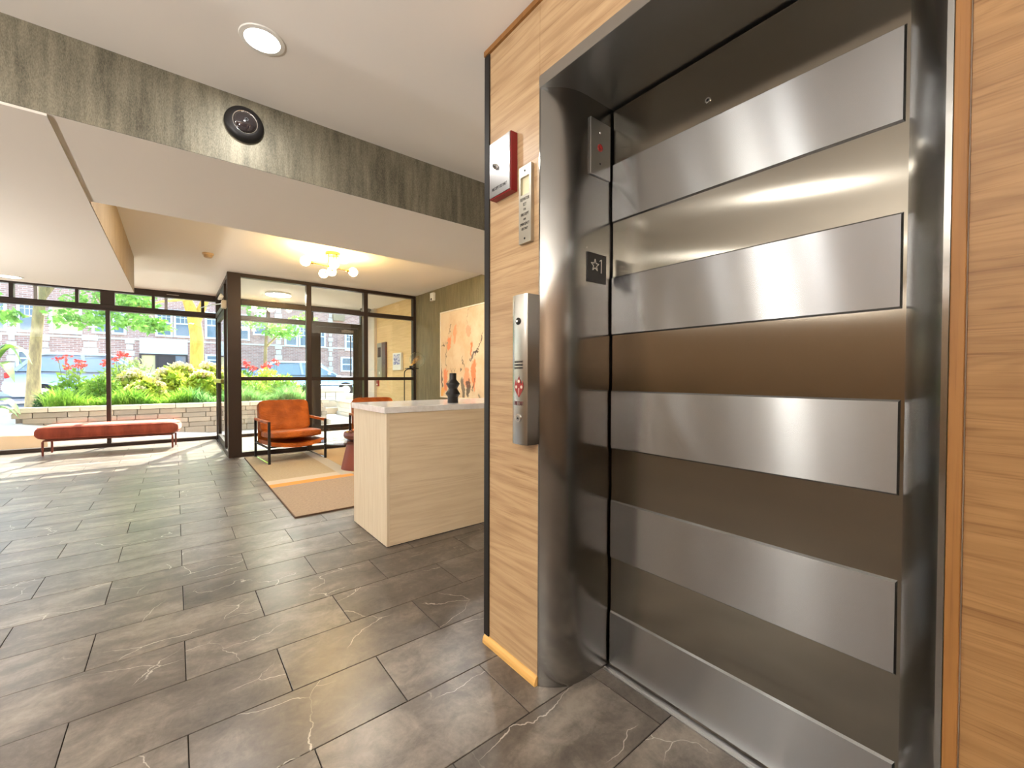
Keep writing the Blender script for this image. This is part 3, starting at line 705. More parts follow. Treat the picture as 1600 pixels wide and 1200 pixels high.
def painting_mat():
    m = NT('abstract_paint'); p = m.pos(); y, z = m.sep(p)[1], m.sep(p)[2]
    n = m.n('TexNoise'); m.l(p, n.inputs['Vector']); n.inputs['Scale'].default_value = 6; n.inputs['Detail'].default_value = 5
    n2 = m.n('TexNoise'); m.l(p, n2.inputs['Vector']); n2.inputs['Scale'].default_value = 22; n2.inputs['Detail'].default_value = 4
    ds = m.sep(n.outputs['Color']); d2 = m.sep(n2.outputs['Color'])
    yy = m.math('ADD', y, m.math('ADD', m.math('MULTIPLY', m.math('SUBTRACT', ds[0], .5), .22), m.math('MULTIPLY', m.math('SUBTRACT', d2[0], .5), .08)))
    zz = m.math('ADD', z, m.math('ADD', m.math('MULTIPLY', m.math('SUBTRACT', ds[1], .5), .30), m.math('MULTIPLY', m.math('SUBTRACT', d2[1], .5), .10)))
    colr = m.mix(m.step(m.noise(p, 3, 5, .65), .35, .7), c(224, 206, 176), c(214, 186, 148))
    def blob(cy_, cz_, ry, rz, col, k, rot=0):
        nonlocal colr
        a = m.math('SUBTRACT', yy, cy_); b = m.math('SUBTRACT', zz, cz_)
        if rot:
            ca, sa = math.cos(rot), math.sin(rot)
            a, b = m.math('ADD', m.math('MULTIPLY', a, ca), m.math('MULTIPLY', b, sa)), m.math('SUBTRACT', m.math('MULTIPLY', b, ca), m.math('MULTIPLY', a, sa))
        a = m.math('DIVIDE', a, ry); b = m.math('DIVIDE', b, rz)
        f = m.math('SUBTRACT', 1, m.step(m.math('ADD', m.math('MULTIPLY', a, a), m.math('MULTIPLY', b, b)), .55, 1.15))
        colr = m.mix(m.math('MULTIPLY', f, k), colr, col)
    OR, PK, DK, GY = c(236, 128, 74), c(236, 150, 120), c(60, 50, 50), c(120, 108, 104)
    blob(5.62, 1.60, .07, .14, OR, .75); blob(5.44, 1.74, .06, .16, OR, .5); blob(5.00, 1.52, .035, .12, OR, .9); blob(5.07, 1.78, .06, .09, PK, .7)
    blob(5.72, 1.05, .07, .20, OR, .8); blob(5.80, .86, .06, .12, c(240, 176, 80), .8); blob(5.12, 1.10, .09, .18, OR, .6); blob(4.93, 1.12, .07, .22, OR, .85)
    blob(5.84, 1.12, .03, .20, DK, .8); blob(5.22, .92, .045, .16, DK, .75); blob(5.08, .92, .055, .15, DK, .85); blob(4.93, 1.42, .035, .13, GY, .95, 1.0); blob(4.86, 1.46, .02, .08, DK, .8, 1.0)
    blob(5.60, 1.86, .012, .07, DK, .7, .4); blob(5.80, 1.62, .015, .07, DK, .8, 1.2); blob(5.70, 1.42, .008, .22, DK, .6); blob(5.20, 1.30, .008, .12, DK, .8, -.15); blob(5.28, 1.18, .02, .035, DK, .8)
    blob(4.78, 1.60, .010, .16, DK, .8, .5); blob(4.95, .98, .02, .12, DK, .8, .5); blob(4.80, .84, .03, .06, DK, .6); blob(5.09, 2.0, .005, .12, DK, .4); blob(5.50, 1.05, .05, .10, c(250, 236, 210), .6)
    m.col(colr); m.set(Roughness=.6); return m.mat
t = thing('abstract_painting', (3.27, 5.2, .785), 'large cream abstract painting with orange and black strokes on the olive wall', 'painting')
y0, y1, z0, z1 = 4.52, 5.876, .785, 2.11; e = .016
f = MB().box((3.252, y0, z0), (3.292, y0+e, z1)).box((3.252, y1-e, z0), (3.292, y1, z1)).box((3.252, y0+e, z0), (3.292, y1-e, z0+e)).box((3.252, y0+e, z1-e), (3.292, y1-e, z1))
f.build('frame', plain('white_frame', c(236, 226, 206), .4), t)
MB().box((3.262, y0+e, z0+e), (3.29, y1-e, z1-e)).build('canvas', painting_mat(), t)
t = thing('painting_shadow', (3.19, 5.0, .70), 'thin black board standing in for the shadow under the painting', 'shadow board')  # black board stands in for the shadow below the painting frame
MB().box((3.09, 4.2, .72), (3.291, 5.45, .742)).build('shadow_board', M_BLK, t, bevel=.002)
MB().box((3.27, 4.5, .60), (3.291, 4.54, .72)).build('bracket', M_BLK, t); MB().box((3.27, 5.2, .60), (3.291, 5.24, .72)).build('bracket', M_BLK, t)

# ------------------------------------------------------------------ counter, worktop and vase
t = thing('reception_counter', (1.75, 2.91, 0), 'pale oak reception counter standing in front of the rug', 'counter')
MB().box((1.054, 2.602, .004), (1.074, 3.236, .865)).build('end_panel', M_OAKE, t, bevel=.0008)
MB().box((1.0745, 2.604, .004), (2.50, 2.622, .865)).build('front_panel', M_OAKC, t, bevel=.0008)
MB().box((1.0745, 3.216, .004), (2.50, 3.234, .865)).build('back_panel', M_OAKC, t, bevel=.0008)
MB().box((2.5, 2.604, .004), (2.52, 3.234, .865)).build('end_panel', M_OAKE, t)
MB().box((1.058, 2.606, 0), (2.516, 3.230, .004)).build('plinth', M_GAP, t)
wt = MB().box((1.040, 2.598, .8655), (2.53, 3.245, .906)).build('countertop', M_QUARTZ, bevel=.002, seg=2)
tag(wt, 'white quartz top lying on the pale oak reception counter', 'worktop')
vx, vy, vz = 1.64, 2.765, .906
pv = [(0, .0), (.040, .0), (.041, .004), (.0385, .035), (.0405, .048), (.055, .066), (.0535, .072), (.034, .104), (.0335, .110), (.0515, .142), (.050, .148), (.029, .172), (.0265, .178), (.0262, .222), (.0235, .224), (.023, .20), (0, .20)]
vz_t = thing('black_vase', (vx, vy, vz), 'matte black angular vase on the white quartz counter top', 'vase')
MB().lathe(pv, 40, (vx, vy, vz), cap=False).build('body', plain('matt_black_ceramic', c(30, 27, 28), .38, 0, .15, 40), vz_t, smooth=25)
tw = MB()
for k in range(4):
    a = k*1.7; tw.tube([(vx+.008*math.cos(a), vy+.008*math.sin(a), vz+.20), (vx+.012*math.cos(a), vy+.012*math.sin(a), vz+.235), (vx+.02*math.cos(a+.8), vy+.02*math.sin(a+.8), vz+.262)], [.0022, .002, .001], 6)
tw.build('dried_twigs', plain('pale_twig', c(198, 178, 150), .8), vz_t, smooth=True)

# ------------------------------------------------------------------ rug
def rug_mat():
    m = NT('woven_rug'); p = m.pos(); x, y, _ = m.sep(p)
    br = c(172, 146, 118); colr = None
    nz = m.noise(m.vmul(p, (40, 220, 1)), 1, 3, .7); big = m.noise(p, 5, 3)
    base = m.mix(m.step(nz, .3, .7), c(168, 150, 130), c(138, 120, 102))
    def band(v, a, b): return m.math('MULTIPLY', m.step(v, a-.006, a+.006), m.math('SUBTRACT', 1, m.step(v, b-.006, b+.006)))
    y2 = m.math('ADD', y, m.math('MULTIPLY', m.math('SUBTRACT', x, .7), -.05))
    far = m.step(y2, 4.78, 4.80)
    colr = m.mix(far, base, m.mix(m.step(nz, .3, .7), c(178, 164, 138), c(156, 138, 110)))
    colr = m.mix(m.math('MULTIPLY', band(y2, 4.79, 4.97), m.math('SUBTRACT', 1, m.step(x, 1.55, 1.57))), colr, c(190, 176, 156))
    colr = m.mix(m.math('MULTIPLY', band(y2, 4.655, 4.79), m.math('SUBTRACT', 1, m.step(x, 1.53, 1.55))), colr, c(214, 146, 80))
    colr = m.mix(m.math('MULTIPLY', band(x, 1.43, 1.57), m.step(y, 4.80, 4.82)), colr, c(176, 168, 154))
    colr = m.mix(m.math('MULTIPLY', m.step(x, 1.57, 1.585), m.step(y, 4.6, 4.62)), colr, c(184, 156, 116))
    m.col(colr); m.set(Roughness=.95, Specular_IOR_Level=.1); m.bump(nz, .6, .006); return m.mat
t = thing('area_rug', (1.75, 5.1, 0), 'taupe and sand rug with an orange stripe under the chairs', 'rug')
MB().box((.722, 3.592, .001), (2.85, 6.66, .014)).build('pile', rug_mat(), t, bevel=.004, seg=2)
MB().box((.716, 3.586, .0005), (2.856, 3.594, .011)).box((.716, 3.594, .0005), (.724, 6.66, .011)).build('bound_edge', plain('rug_edge', c(92, 70, 54), .95), t)

# ------------------------------------------------------------------ lounge chairs (built facing -y at the origin)
RT = .014       # rug top
ch = thing('lounge_chair', (0, 0, 0), 'cognac leather lounge chair with black frame, whole one before the glass partition', 'chair', 'leather lounge chairs on the rug')
hw = .335
for s in (-1, 1):
    MB().box((s*hw-.014, -.362, 0), (s*hw+.014, -.338, .525)).build('leg', M_BLK, ch, bevel=.0015)
    MB().box((s*hw-.014, .338, 0), (s*hw+.014, .362, .525)).build('leg', M_BLK, ch, bevel=.0015)
    MB().box((s*hw-.010, -.338, 0.0), (s*hw+.010, .338, .010)).build('floor_rail', M_CHR, ch)
    MB().box((s*hw-.012, -.338, .19), (s*hw+.012, .338, .206)).build('side_rail', M_BLK, ch)
    MB().box((s*hw-.021, -.335, .497), (s*hw+.021, .335, .532)).build('armrest', M_LEATH, ch, bevel=.008, seg=2)
MB().box((-hw, .338, .19), (hw, .352, .215)).build('back_rail', M_BLK, ch)
MB().box((-hw, -.32, .195), (hw, -.30, .215)).build('front_rail', M_BLK, ch)
sl_ = MB(); n = 12; V = []; F = []
for i in range(n+1):
    u = i/n; y = -.36 + .62*u
    for s_ in range(9):
        v = s_/8; x = -.315 + .63*v; z = .225 - .045*math.sin(math.pi*v)*(1-.3*u) - .03*u
        V += [(x, y, z), (x, y, z+.05)]
W_ = 18
for i in range(n):
    for k in range(8):
        a = i*W_+2*k
        F += [(a, a+2, a+W_+2, a+W_), (a+1, a+W_+1, a+W_+3, a+3)]
for k in range(8):
    F += [(2*k, 2*k+1, 2*k+3, 2*k+2), (n*W_+2*k, n*W_+2*k+2, n*W_+2*k+3, n*W_+2*k+1)]
for i in range(n):
    F += [(i*W_, (i+1)*W_, (i+1)*W_+1, i*W_+1), (i*W_+16, i*W_+17, (i+1)*W_+17, (i+1)*W_+16)]
sl_.add(V, F).build('seat_sling', M_LEATH, ch, smooth=60)
MB().cushion((0, -.06, .336), (.632, .62, .098), Matrix.Rotation(R(-3), 3, 'X'), 14, .10, e=6).build('seat_cushion', M_LEATH, ch, smooth=True)
back = MB().cushion((0, .285, .545), (.635, .155, .43), Matrix.Rotation(R(-17), 3, 'X'), 16, .0, e=8)
back.build('back_cushion', M_LEATH, ch, smooth=True)
MB().box((-.31, .33, .20), (.31, .352, .70)).build('back_sling', M_LEATH, ch, bevel=.004)
MB().sphere((0, .215, .60), .011, 12, 8, 0, (1, .6, 1)).build('tuft_button', M_LEATH, ch, smooth=True)
ch2 = copy_tree(ch)
ch.location = (1.205, 6.29, RT); ch.rotation_euler.z = R(4.5)
ch2.location = (2.42, 6.27, RT); ch2.rotation_euler.z = R(-3)
ch2['label'] = 'cognac leather chair of which only the top edge shows above the counter'

# ------------------------------------------------------------------ coffee table, bowl, arc lamp
tx, ty = 1.73, 5.08
t = thing('coffee_table', (tx, ty, RT), 'low glass topped coffee table on a rust brown cone base', 'table')
MB().lathe([(0, 0), (.215, 0), (.215, .006), (.145, .322), (.15, .330), (0, .330)], 40, (tx, ty, RT), cap=False).build('cone_base', M_RUST, t, smooth=35)
MB().lathe([(0, 0), (.43, 0), (.433, .005), (.43, .010), (0, .010)], 56, (tx, ty, RT+.331), cap=False).build('glass_top', M_GLASS2, t, smooth=35)
bz = RT+.342
t = thing('planter_bowl', (tx, ty, bz), 'round brown bowl of dried pods on the coffee table', 'bowl')
MB().lathe([(0, 0), (.14, 0), (.175, .02), (.19, .055), (.18, .09), (.17, .088), (.165, .06), (0, .05)], 36, (tx, ty, bz), cap=False).build('bowl', plain('brown_ceramic', c(104, 56, 44), .4), t, smooth=35)
pod = None
for k in range(34):
    a = random.uniform(0, 2*math.pi); r = .15*math.sqrt(random.random())
    p = (tx+r*math.cos(a), ty+r*math.sin(a), bz+.085+.03*(1-(r/.15)**2)+random.uniform(-.008, .012))
    mt = random.choice(['orange', 'olive', 'brown'])
    m_ = bpy.data.materials.get('pod_'+mt) or plain('pod_'+mt, {'orange': c(220, 132, 60), 'olive': c(140, 120, 50), 'brown': c(100, 54, 36)}[mt], .6)
    MB().sphere(p, random.uniform(.016, .026), 8, 6, 0, (1, 1, .8)).build('dried_pod', m_, t, smooth=True)

lx, ly = 2.93, 6.05
t = thing('floor_lamp', (2.735, ly, .014), 'slim black floor lamp with clear glass globe beside the olive wall', 'lamp')
px_ = 2.735
MB().lathe([(0, 0), (.13, 0), (.13, .015), (.02, .022), (0, .022)], 32, (px_, ly, .014), cap=False).build('base', M_BLK, t, smooth=30)
arc = [(px_, ly, .02), (px_, ly, 1.16)] + [(px_+.085*(1-math.cos(a)), ly, 1.16+.065*math.sin(a)) for a in [i*math.pi/10 for i in range(1, 6)]] + [(px_+.125, ly, 1.222), (px_+.165, ly, 1.20), (px_+.18, ly, 1.13)]
MB().tube(arc, .0075, 8).build('pole', M_BLK, t, smooth=True)
MB().box((px_+.03, ly-.05, 1.226), (px_+.215, ly+.05, 1.238)).build('globe_plate', M_BLK, t, bevel=.002)
MB().lathe([(0, 0), (.018, 0), (.018, .035), (0, .035)], 16, (px_+.10, ly, 1.238), cap=False).build('socket', M_BLK, t)
MB().sphere((px_+.215, ly, 1.371), .12, 28, 18).build('glass_globe', M_GLASS2, t, smooth=True)
fi = MB()
for k in range(5):
    a = k*2*math.pi/5; fi.tube([(px_+.105, ly, 1.27), (px_+.16+.03*math.cos(a), ly+.03*math.sin(a), 1.33), (px_+.22+.045*math.cos(a+.6), ly+.045*math.sin(a+.6), 1.39), (px_+.24, ly, 1.43)], .0022, 5)
fi.build('filament', M_BRS, t)

# ------------------------------------------------------------------ bench
bn = thing('upholstered_bench', (-.716, 8.60, 0), 'long rust velvet bench in front of the garden window', 'bench')
bn_loc = Vector((-.716, 8.60, 0)); bn.location = (0, 0, 0)
bc = MB(); n = 40; prof_ = []
L2, D2 = .775, .225
V = []; F = []; K = 20
for i in range(n+1):
    u = -1 + 2*i/n; x = L2*math.sin(u*math.pi/2)
    k_ = max(0.0, 1-abs(x/L2)**14)**.5; 
    for j in range(K):
        a = 2*math.pi*j/K; ce_, se_ = math.cos(a), math.sin(a)
        yy = D2*math.copysign(abs(ce_)**.45, ce_); zz = .105*math.copysign(abs(se_)**.5, se_)
        V.append((x, yy*(.82+.18*k_), .315 + zz*(.25+.75*k_)))
for i in range(n):
    for j in range(K): F.append((i*K+j, i*K+(j+1) % K, (i+1)*K+(j+1) % K, (i+1)*K+j))
F += [tuple(range(K-1, -1, -1)), tuple(range(n*K, n*K+K))]
bc.add(V, F).build('seat_cushion', M_VELV, bn, smooth=60)
pp = MB()
for zz in (.385, .245):
    pts = [(x_, y_, zz) for x_, y_ in [(L2*.985*math.copysign(abs(math.cos(a))**.25, math.cos(a)), D2*1.0*math.copysign(abs(math.sin(a))**.4, math.sin(a))) for a in [i*2*math.pi/64 for i in range(65)]]]
    pp.tube(pts, .006, 6)
pp.build('piping', M_VELV, bn, smooth=True)
MB().box((-.70, -.17, .195), (.70, .17, .213)).build('base_frame', M_RUST, bn)
for sx in (-1, 1):
    for sy in (-1, 1):
        MB().lathe([(0, 0), (.011, 0), (.013, .05), (.013, .195), (0, .195)], 12, (sx*.70, sy*.16, 0), cap=False).build('leg', M_RUST, bn, smooth=40)
bn.location = bn_loc; bn.rotation_euler.z = R(-7)

# ------------------------------------------------------------------ outside: ground, ramp, planter
M_ASPH = plain('asphalt', c(120, 118, 116), .9)
struct('pavement', MB().box((-9, 9.14, -.2), (9, 13.6, -.004)), M_CONC, 'pale concrete forecourt outside the windows', 'pavement')
struct('street', MB().box((-30, 15.6, -.2), (30, 30, .16)), M_ASPH, 'grey asphalt street beyond the garden', 'street')
struct('pavement_far', MB().box((-30, 13.6, -.2), (30, 15.6, .28)).box((-30, 30, -.2), (30, 33.0, .3)), M_CONC, 'pale pavements on both sides of the street', 'pavement')
rp = MB(); xs_ = [-6, -2.05, -1.0, .1, .5]; zb_ = [.50, .345, .17, .04, .0]
V = []; F = []
for x, z in zip(xs_, zb_): V += [(x, 10.2, z), (x, 9.56, z*.66), (x, 9.56, -.004), (x, 10.2, -.004)]
for i in range(4):
    a = 4*i; F += [(a, a+1, a+5, a+4), (a+1, a+2, a+6, a+5), (a+3, a, a+4, a+7), (a+2, a+3, a+7, a+6)]
F += [(0, 3, 2, 1), (16, 17, 18, 19)]
rp.add(V, F)
struct('ramp', rp, M_CONC, 'sloped concrete ramp along the planter wall', 'ramp')
MB().box((-5.9, 9.535, 0), (-1.55, 9.556, .2)).build('tan_curb', plain('tan_curb', c(176, 146, 112), .9), bpy.data.objects['ramp'])
def zr(x): return float(np.interp(x, xs_, zb_))

pw = thing('stone_planter', (.2, 10.3, 0), 'raised garden bed wall of tan stone blocks outside the window', 'planter')
def blk(parent, x0, x1, y0, y1, z0, z1, m, name='block'):
    g = .004; return MB().box((x0+g, y0+random.uniform(-.008, .006), z0+g*.6), (x1-g, y1, z1-g*.6)).build(name, m, parent, bevel=.006)
ch_ = .092
for row in range(5):
    z0 = .5-ch_*(5-row)+.0; x = -2.05 + (row % 2)*.12
    while x < 2.66:
        w = random.uniform(.22, .40); x1 = min(x+w, 2.72)
        if x1-x > .08 and z0+ch_ > zr((x+x1)/2)-.02: blk(pw, x, x1, 10.2, 10.40, z0+.0 if row else .0, z0+ch_, M_BLOCK)
        x = x1
x = -2.07
while x < 2.72:
    x1 = min(x+random.uniform(.36, .5), 2.75); blk(pw, x, x1, 10.175, 10.43, .502, .585, M_CAP, 'cap_stone'); x = x1
for row in range(4):                      # returns of the bed
    for k in range(9):
        y = 10.42 + k*.34 + (row % 2)*.1
        if row*ch_+.13+ch_ > .33: blk(pw, -2.05, -1.85, y, y+.335, .5-ch_*(4-row), .5-ch_*(3-row), M_BLOCK)
        blk(pw, 2.52, 2.72, y, y+.335, .5-ch_*(4-row), .5-ch_*(3-row), M_BLOCK)
struct('planting_bed', MB().box((-1.84, 10.42, -.004), (2.51, 13.5, .52)), M_SOIL, 'dark soil of the raised garden bed', 'soil')

sw = thing('entrance_steps', (3.4, 11.6, 0), 'tan stone steps rising from the entrance to the street', 'steps')
M_STEP = blockmat('tan_step', c(206, 186, 158), c(222, 204, 178))
for k, (ya, za, z1, xb) in enumerate(((9.95, 0, .14, 3.24), (11.35, .0, .30, 4.3), (11.8, .301, .46, 4.3), (12.25, .461, .58, 4.3))):
    MB().box((2.74, ya, za), (xb, 11.345 if k == 0 else 13.58, z1)).build('step', M_STEP if k else M_CONC, sw, bevel=.008)
sp_ = thing('stone_pillar', (3.25, 12.03, .462), 'low stone pier with flat cap beside the entrance steps', 'pier')
for r_ in range(2):
    for k in range(3):
        blk(sp_, 2.86+k*.26, 2.86+k*.26+.255, 11.84, 12.23, .462+r_*.115, .462+(r_+1)*.115, M_LIME)
blk(sp_, 2.80, 3.70, 11.81, 12.24, .693, .80, M_CAP, 'cap_stone')
rw = thing('fieldstone_cheek_wall', (3.5, 10.6, 0), 'grey fieldstone cheek wall right of the entrance steps', 'pier')  # low cheek wall flanking the steps
for r_ in range(4):
    for k in range(5):
        y = 9.75+k*.3+(r_ % 2)*.12; blk(rw, 3.26, 3.55, y, y+.295, .005+r_*.11, .005+(r_+1)*.11, M_LIME)
blk(rw, 3.22, 3.6, 9.7, 11.35, .446, .50, M_CAP, 'cap_stone')

# ------------------------------------------------------------------ planting
M_LIMEG = leafmat('lime_leaf', c(214, 216, 84), c(160, 190, 60))
M_MIDG = leafmat('mid_leaf', c(164, 200, 76), c(112, 160, 56))
M_BLUEG = leafmat('blue_green_leaf', c(150, 196, 116), c(104, 156, 84))
M_DARKG = leafmat('dark_leaf', c(86, 128, 62), c(50, 90, 44))
M_TREEG = leafmat('tree_leaf', c(140, 190, 84), c(92, 150, 60))
M_FLW = leafmat('cream_petal', c(246, 236, 190), c(236, 206, 150), .3)
M_FLR = leafmat('red_petal', c(232, 88, 72), c(214, 60, 60), .3)
M_STEM = plain('green_stem', c(96, 120, 52), .7)
def dome(n, x, y, z, rx, ry, h):
    d = RNG.normal(size=(n, 3)); d /= np.linalg.norm(d, axis=1)[:, None]; d[:, 2] = np.abs(d[:, 2])
    r = RNG.uniform(.45, 1.0, n)[:, None]**.6
    return np.array([x, y, z]) + d*r*np.array([rx, ry, h])
def stems(x, y, z, r, h, k=7):
    m = MB()
    for i in range(k):
        a = 2*math.pi*i/k; m.tube([(x+.3*r*math.cos(a), y+.3*r*math.sin(a), z), (x+.5*r*math.cos(a), y+.5*r*math.sin(a), z+.5*h), (x+.75*r*math.cos(a), y+.75*r*math.sin(a), z+.85*h)], [.008, .007, .003], 5)
    return m
def petalball(n=90):
    d = RNG.normal(size=(n, 3)); d /= np.linalg.norm(d, axis=1)[:, None]
    return d
head_me = None
def shrub(name, x, y, z, r, h, mat, n, L, W, label, group, heads=0, hm=None, hr=.075):
    global head_me
    t = thing(name, (x, y, z), label, 'shrub', group)
    quads('foliage', leafquads(dome(n, x, y, z, r, r*.8, h), L, W), mat, t)
    stems(x, y, z, r, h).build('stem', M_STEM, t, smooth=True)
    for k in range(heads):
        a = random.uniform(0, 2*math.pi); q = random.uniform(.1, .95)
        p = Vector((x+r*q*math.cos(a)*.95, y+r*.8*q*math.sin(a)*.95, z+h*math.sqrt(max(0, 1-q*q))*1.02+.01))
        if head_me is None:
            d = petalball(); fl_ = leafquads(d*hr, .05, .05, 0); ob = quads('flower_head', fl_+np.array(wloc(t)), hm, t, None); head_me = ob.data
        else:
            ob = bpy.data.objects.new('flower_head', head_me); COL.objects.link(ob); ob.parent = t
        ob.location = p-wloc(t); ob.scale = [random.uniform(.8, 1.25)]*3
    return t
HG = 'lime hydrangea bushes in the raised bed'
hyd = [(.46, 11.15, .34, .62), (-.08, 11.55, .36, .70), (-.45, 11.05, .30, .48), (.62, 12.2, .40, .85), (.02, 12.45, .44, .85), (-.70, 12.05, .36, .66), (1.05, 11.7, .34, .66)]
hl = ['lime hydrangea bush nearest the vestibule corner', 'lime hydrangea bush with cream heads in the middle of the bed', 'low lime hydrangea bush at the bed edge by the mullion', 'tall cream headed hydrangea behind, below the yellow tree trunk', 'tall cream headed hydrangea behind, below the far entry door', 'lime hydrangea bush in front of the parked grey suv', 'lime hydrangea bush seen through the vestibule side glass']
for (x, y, r, h), l in zip(hyd, hl):
    shrub('hydrangea_bush', x, y, .52, r*1.08, h, M_LIMEG, 1700, .13, .085, l, HG, 8, M_FLW)
shrub('juniper_shrub', -1.62, 11.1, .52, .36, .34, M_DARKG, 1600, .10, .02, 'low dark green juniper at the left end of the bed', None)
shrub('astilbe_shrub', -1.12, 11.6, .52, .34, .62, M_MIDG, 1300, .09, .04, 'loose mid green shrub in front of the parked grey suv', None)
shrub('barberry_shrub', -1.2, 12.5, .52, .40, .60, M_LIMEG, 1200, .08, .04, 'yellow green shrub behind the loose green one', None)
shrub('viburnum_shrub', -.72, 12.95, .52, .42, 1.0, leafmat('pale_leaf', c(206, 214, 150), c(150, 176, 100)), 900, .11, .05, 'tall pale loose shrub just right of the window mullion', None)
shrub('spirea_shrub', 1.35, 11.25, .52, .42, .55, M_MIDG, 1500, .08, .03, 'mid green shrub below the first partition pane', None)
shrub('fern_shrub', 2.02, 11.2, .52, .40, .62, M_MIDG, 1500, .10, .03, 'feathery green shrub beside the entrance steps', None)
shrub('holly_shrub', 1.85, 12.4, .52, .42, .80, M_LIMEG, 1200, .09, .04, 'yellow green shrub behind the feathery one', None)
shrub('box_shrub', 2.55, 11.6, .52, .20, .40, M_DARKG, 700, .07, .04, 'small dark shrub by the stone pier', None)
# blades of day lily along the wall (too many to count)
n = 5200; bx = RNG.uniform(-1.75, 2.45, n); by = 10.5+RNG.random(n)**1.5*.75; hgt = RNG.uniform(.14, .32, n)*(1+.35*np.sin(bx*7))
base = np.stack([bx, by, np.full(n, .52)], 1); ln = RNG.normal(size=(n, 2))*.12; ln[:, 1] -= .06
tip = base + np.concatenate([ln, hgt[:, None]], 1); mid = base + np.concatenate([ln*.35, hgt[:, None]*.65], 1)
sd_ = RNG.normal(size=(n, 3)); sd_[:, 2] = 0; sd_ /= np.linalg.norm(sd_, axis=1)[:, None]
gq = np.stack([base, mid+sd_*.008, tip, mid-sd_*.008], 1)
lf = bx < .25
g1 = quads('lily_grass', gq[lf], M_MIDG); tag(g1, 'green lily blades along the planter edge behind the bench', 'grass')
g2 = quads('lily_grass', gq[~lf], M_BLUEG); tag(g2, 'blue green lily blades along the planter edge near the vestibule', 'grass')
# red flowered canna
def canna(x, y, h, label):
    t = thing('red_flowering_plant', (x, y, .52), label, 'plant', 'red flowering plants in the bed')
    quads('foliage', leafquads(dome(320, x, y, .52, .26, .22, h*.8), .16, .05), M_MIDG, t)
    for k in range(5):
        a = 2*math.pi*k/5+x; p = (x+.17*math.cos(a), y+.15*math.sin(a), .52+h*(.92+.10*math.sin(5*a+k)))
        MB().tube([(x+.05*math.cos(a), y+.05*math.sin(a), .52), p], .005, 5).build('stem', M_STEM, t)
        quads('flower_head', leafquads(np.array(p)+RNG.normal(size=(22, 3))*.03, .07, .05), M_FLR, t, None)
canna(-1.62, 12.0, .92, 'red flowering plant left of the grey suv windshield'); canna(-1.05, 12.9, 1.05, 'red flowering plant in front of the suv roof')
canna(1.35, 12.3, .95, 'red flowering plant below the first partition pane'); canna(2.0, 12.9, 1.0, 'red flowering plant near the partition mullion')
# big leaved plant by the ramp
t = thing('tropical_plant', (-2.45, 10.05, .28), 'big leaved tropical plant at the left end of the planter wall', 'plant')
M_BIG = leafmat('big_leaf', c(120, 160, 60), c(70, 118, 56), .3)
for ax, reach, zt, zp in ((.15, .62, 1.28, 1.46), (-.5, .55, 1.2, 1.5), (.7, .6, 1.0, 1.25), (2.6, .6, 1.2, 1.4), (3.6, .6, 1.1, 1.35), (.35, .52, .50, .72), (-.15, .46, .42, .60)):
    d = Vector((math.cos(ax), -math.sin(ax)*.6, 0)); sdv = d.cross(Vector((0, 0, 1))).normalized(); V = []; F = []
    for i in range(11):
        u = i/10; p = Vector((-2.38, 10.02, .30)) + d*reach*u
        p.z = .30*(1-u)**2 + 2*u*(1-u)*(2*zp-.5*(.30+zt)) + zt*u*u
        w = (.115*math.sin(math.pi*min(1, max(0, (u-.3)/.7)))**.7 if u > .3 else 0) + .006
        V += [p-sdv*w+Vector((0, 0, .3*w)), p, p+sdv*w+Vector((0, 0, .3*w))]
    for i in range(10):
        for j_ in range(2): F.append((3*i+j_, 3*i+j_+1, 3*i+j_+4, 3*i+j_+3))
    MB().add(V, F).build('leaf', M_BIG, t, smooth=True)

# ------------------------------------------------------------------ trees
def bark(name, a, b):
    m = NT(name); p = m.pos(); n_ = m.noise(m.vmul(p, (9, 9, 2.5)), 1, 6, .7)
    m.col(m.mix(m.step(n_, .3, .7), a, b)); m.set(Roughness=.95); m.bump(n_, .8, .03); return m.mat
M_BARK1 = bark('grey_bark', c(168, 150, 104), c(120, 106, 78)); M_BARK2 = bark('yellow_bark', c(226, 190, 92), c(190, 150, 66))
def crown(n, blobs, L, W):
    P = []
    for (x, y, z, r, k) in blobs:
        m = int(n*k); d = RNG.normal(size=(m, 3)); d /= np.linalg.norm(d, axis=1)[:, None]
        P.append(np.array([x, y, z]) + d*(RNG.random(m)**(1/2.2))[:, None]*np.array([r, r, r*.55]))
    return leafquads(np.concatenate(P), L, W, -.1)
t = thing('street_tree', (-2.62, 15.0, .28), 'grey barked street tree at the left window', 'tree')
MB().tube([(-2.66, 15, .2), (-2.64, 15, 1.2), (-2.58, 15, 2.2), (-2.50, 15.0, 3.2), (-2.45, 15.1, 5.5)], [.15, .115, .10, .105, .08], 14).build('trunk', M_BARK1, t, smooth=True)
MB().tube([(-2.52, 15, 2.9), (-2.2, 15, 3.5), (-1.6, 14.8, 4.4), (-1.0, 14.6, 5.0)], [.06, .05, .04, .02], 8).build('branch', M_BARK1, t, smooth=True)
MB().tube([(-2.50, 15, 3.1), (-2.9, 14.9, 3.8), (-3.6, 14.6, 4.6)], [.05, .04, .02], 8).build('branch', M_BARK1, t, smooth=True)
MB().tube([(-1.75, 14.4, 3.9), (-1.45, 14.1, 3.0), (-1.2, 13.9, 2.5)], [.02, .014, .006], 6).build('branch', M_BARK1, t, smooth=True)
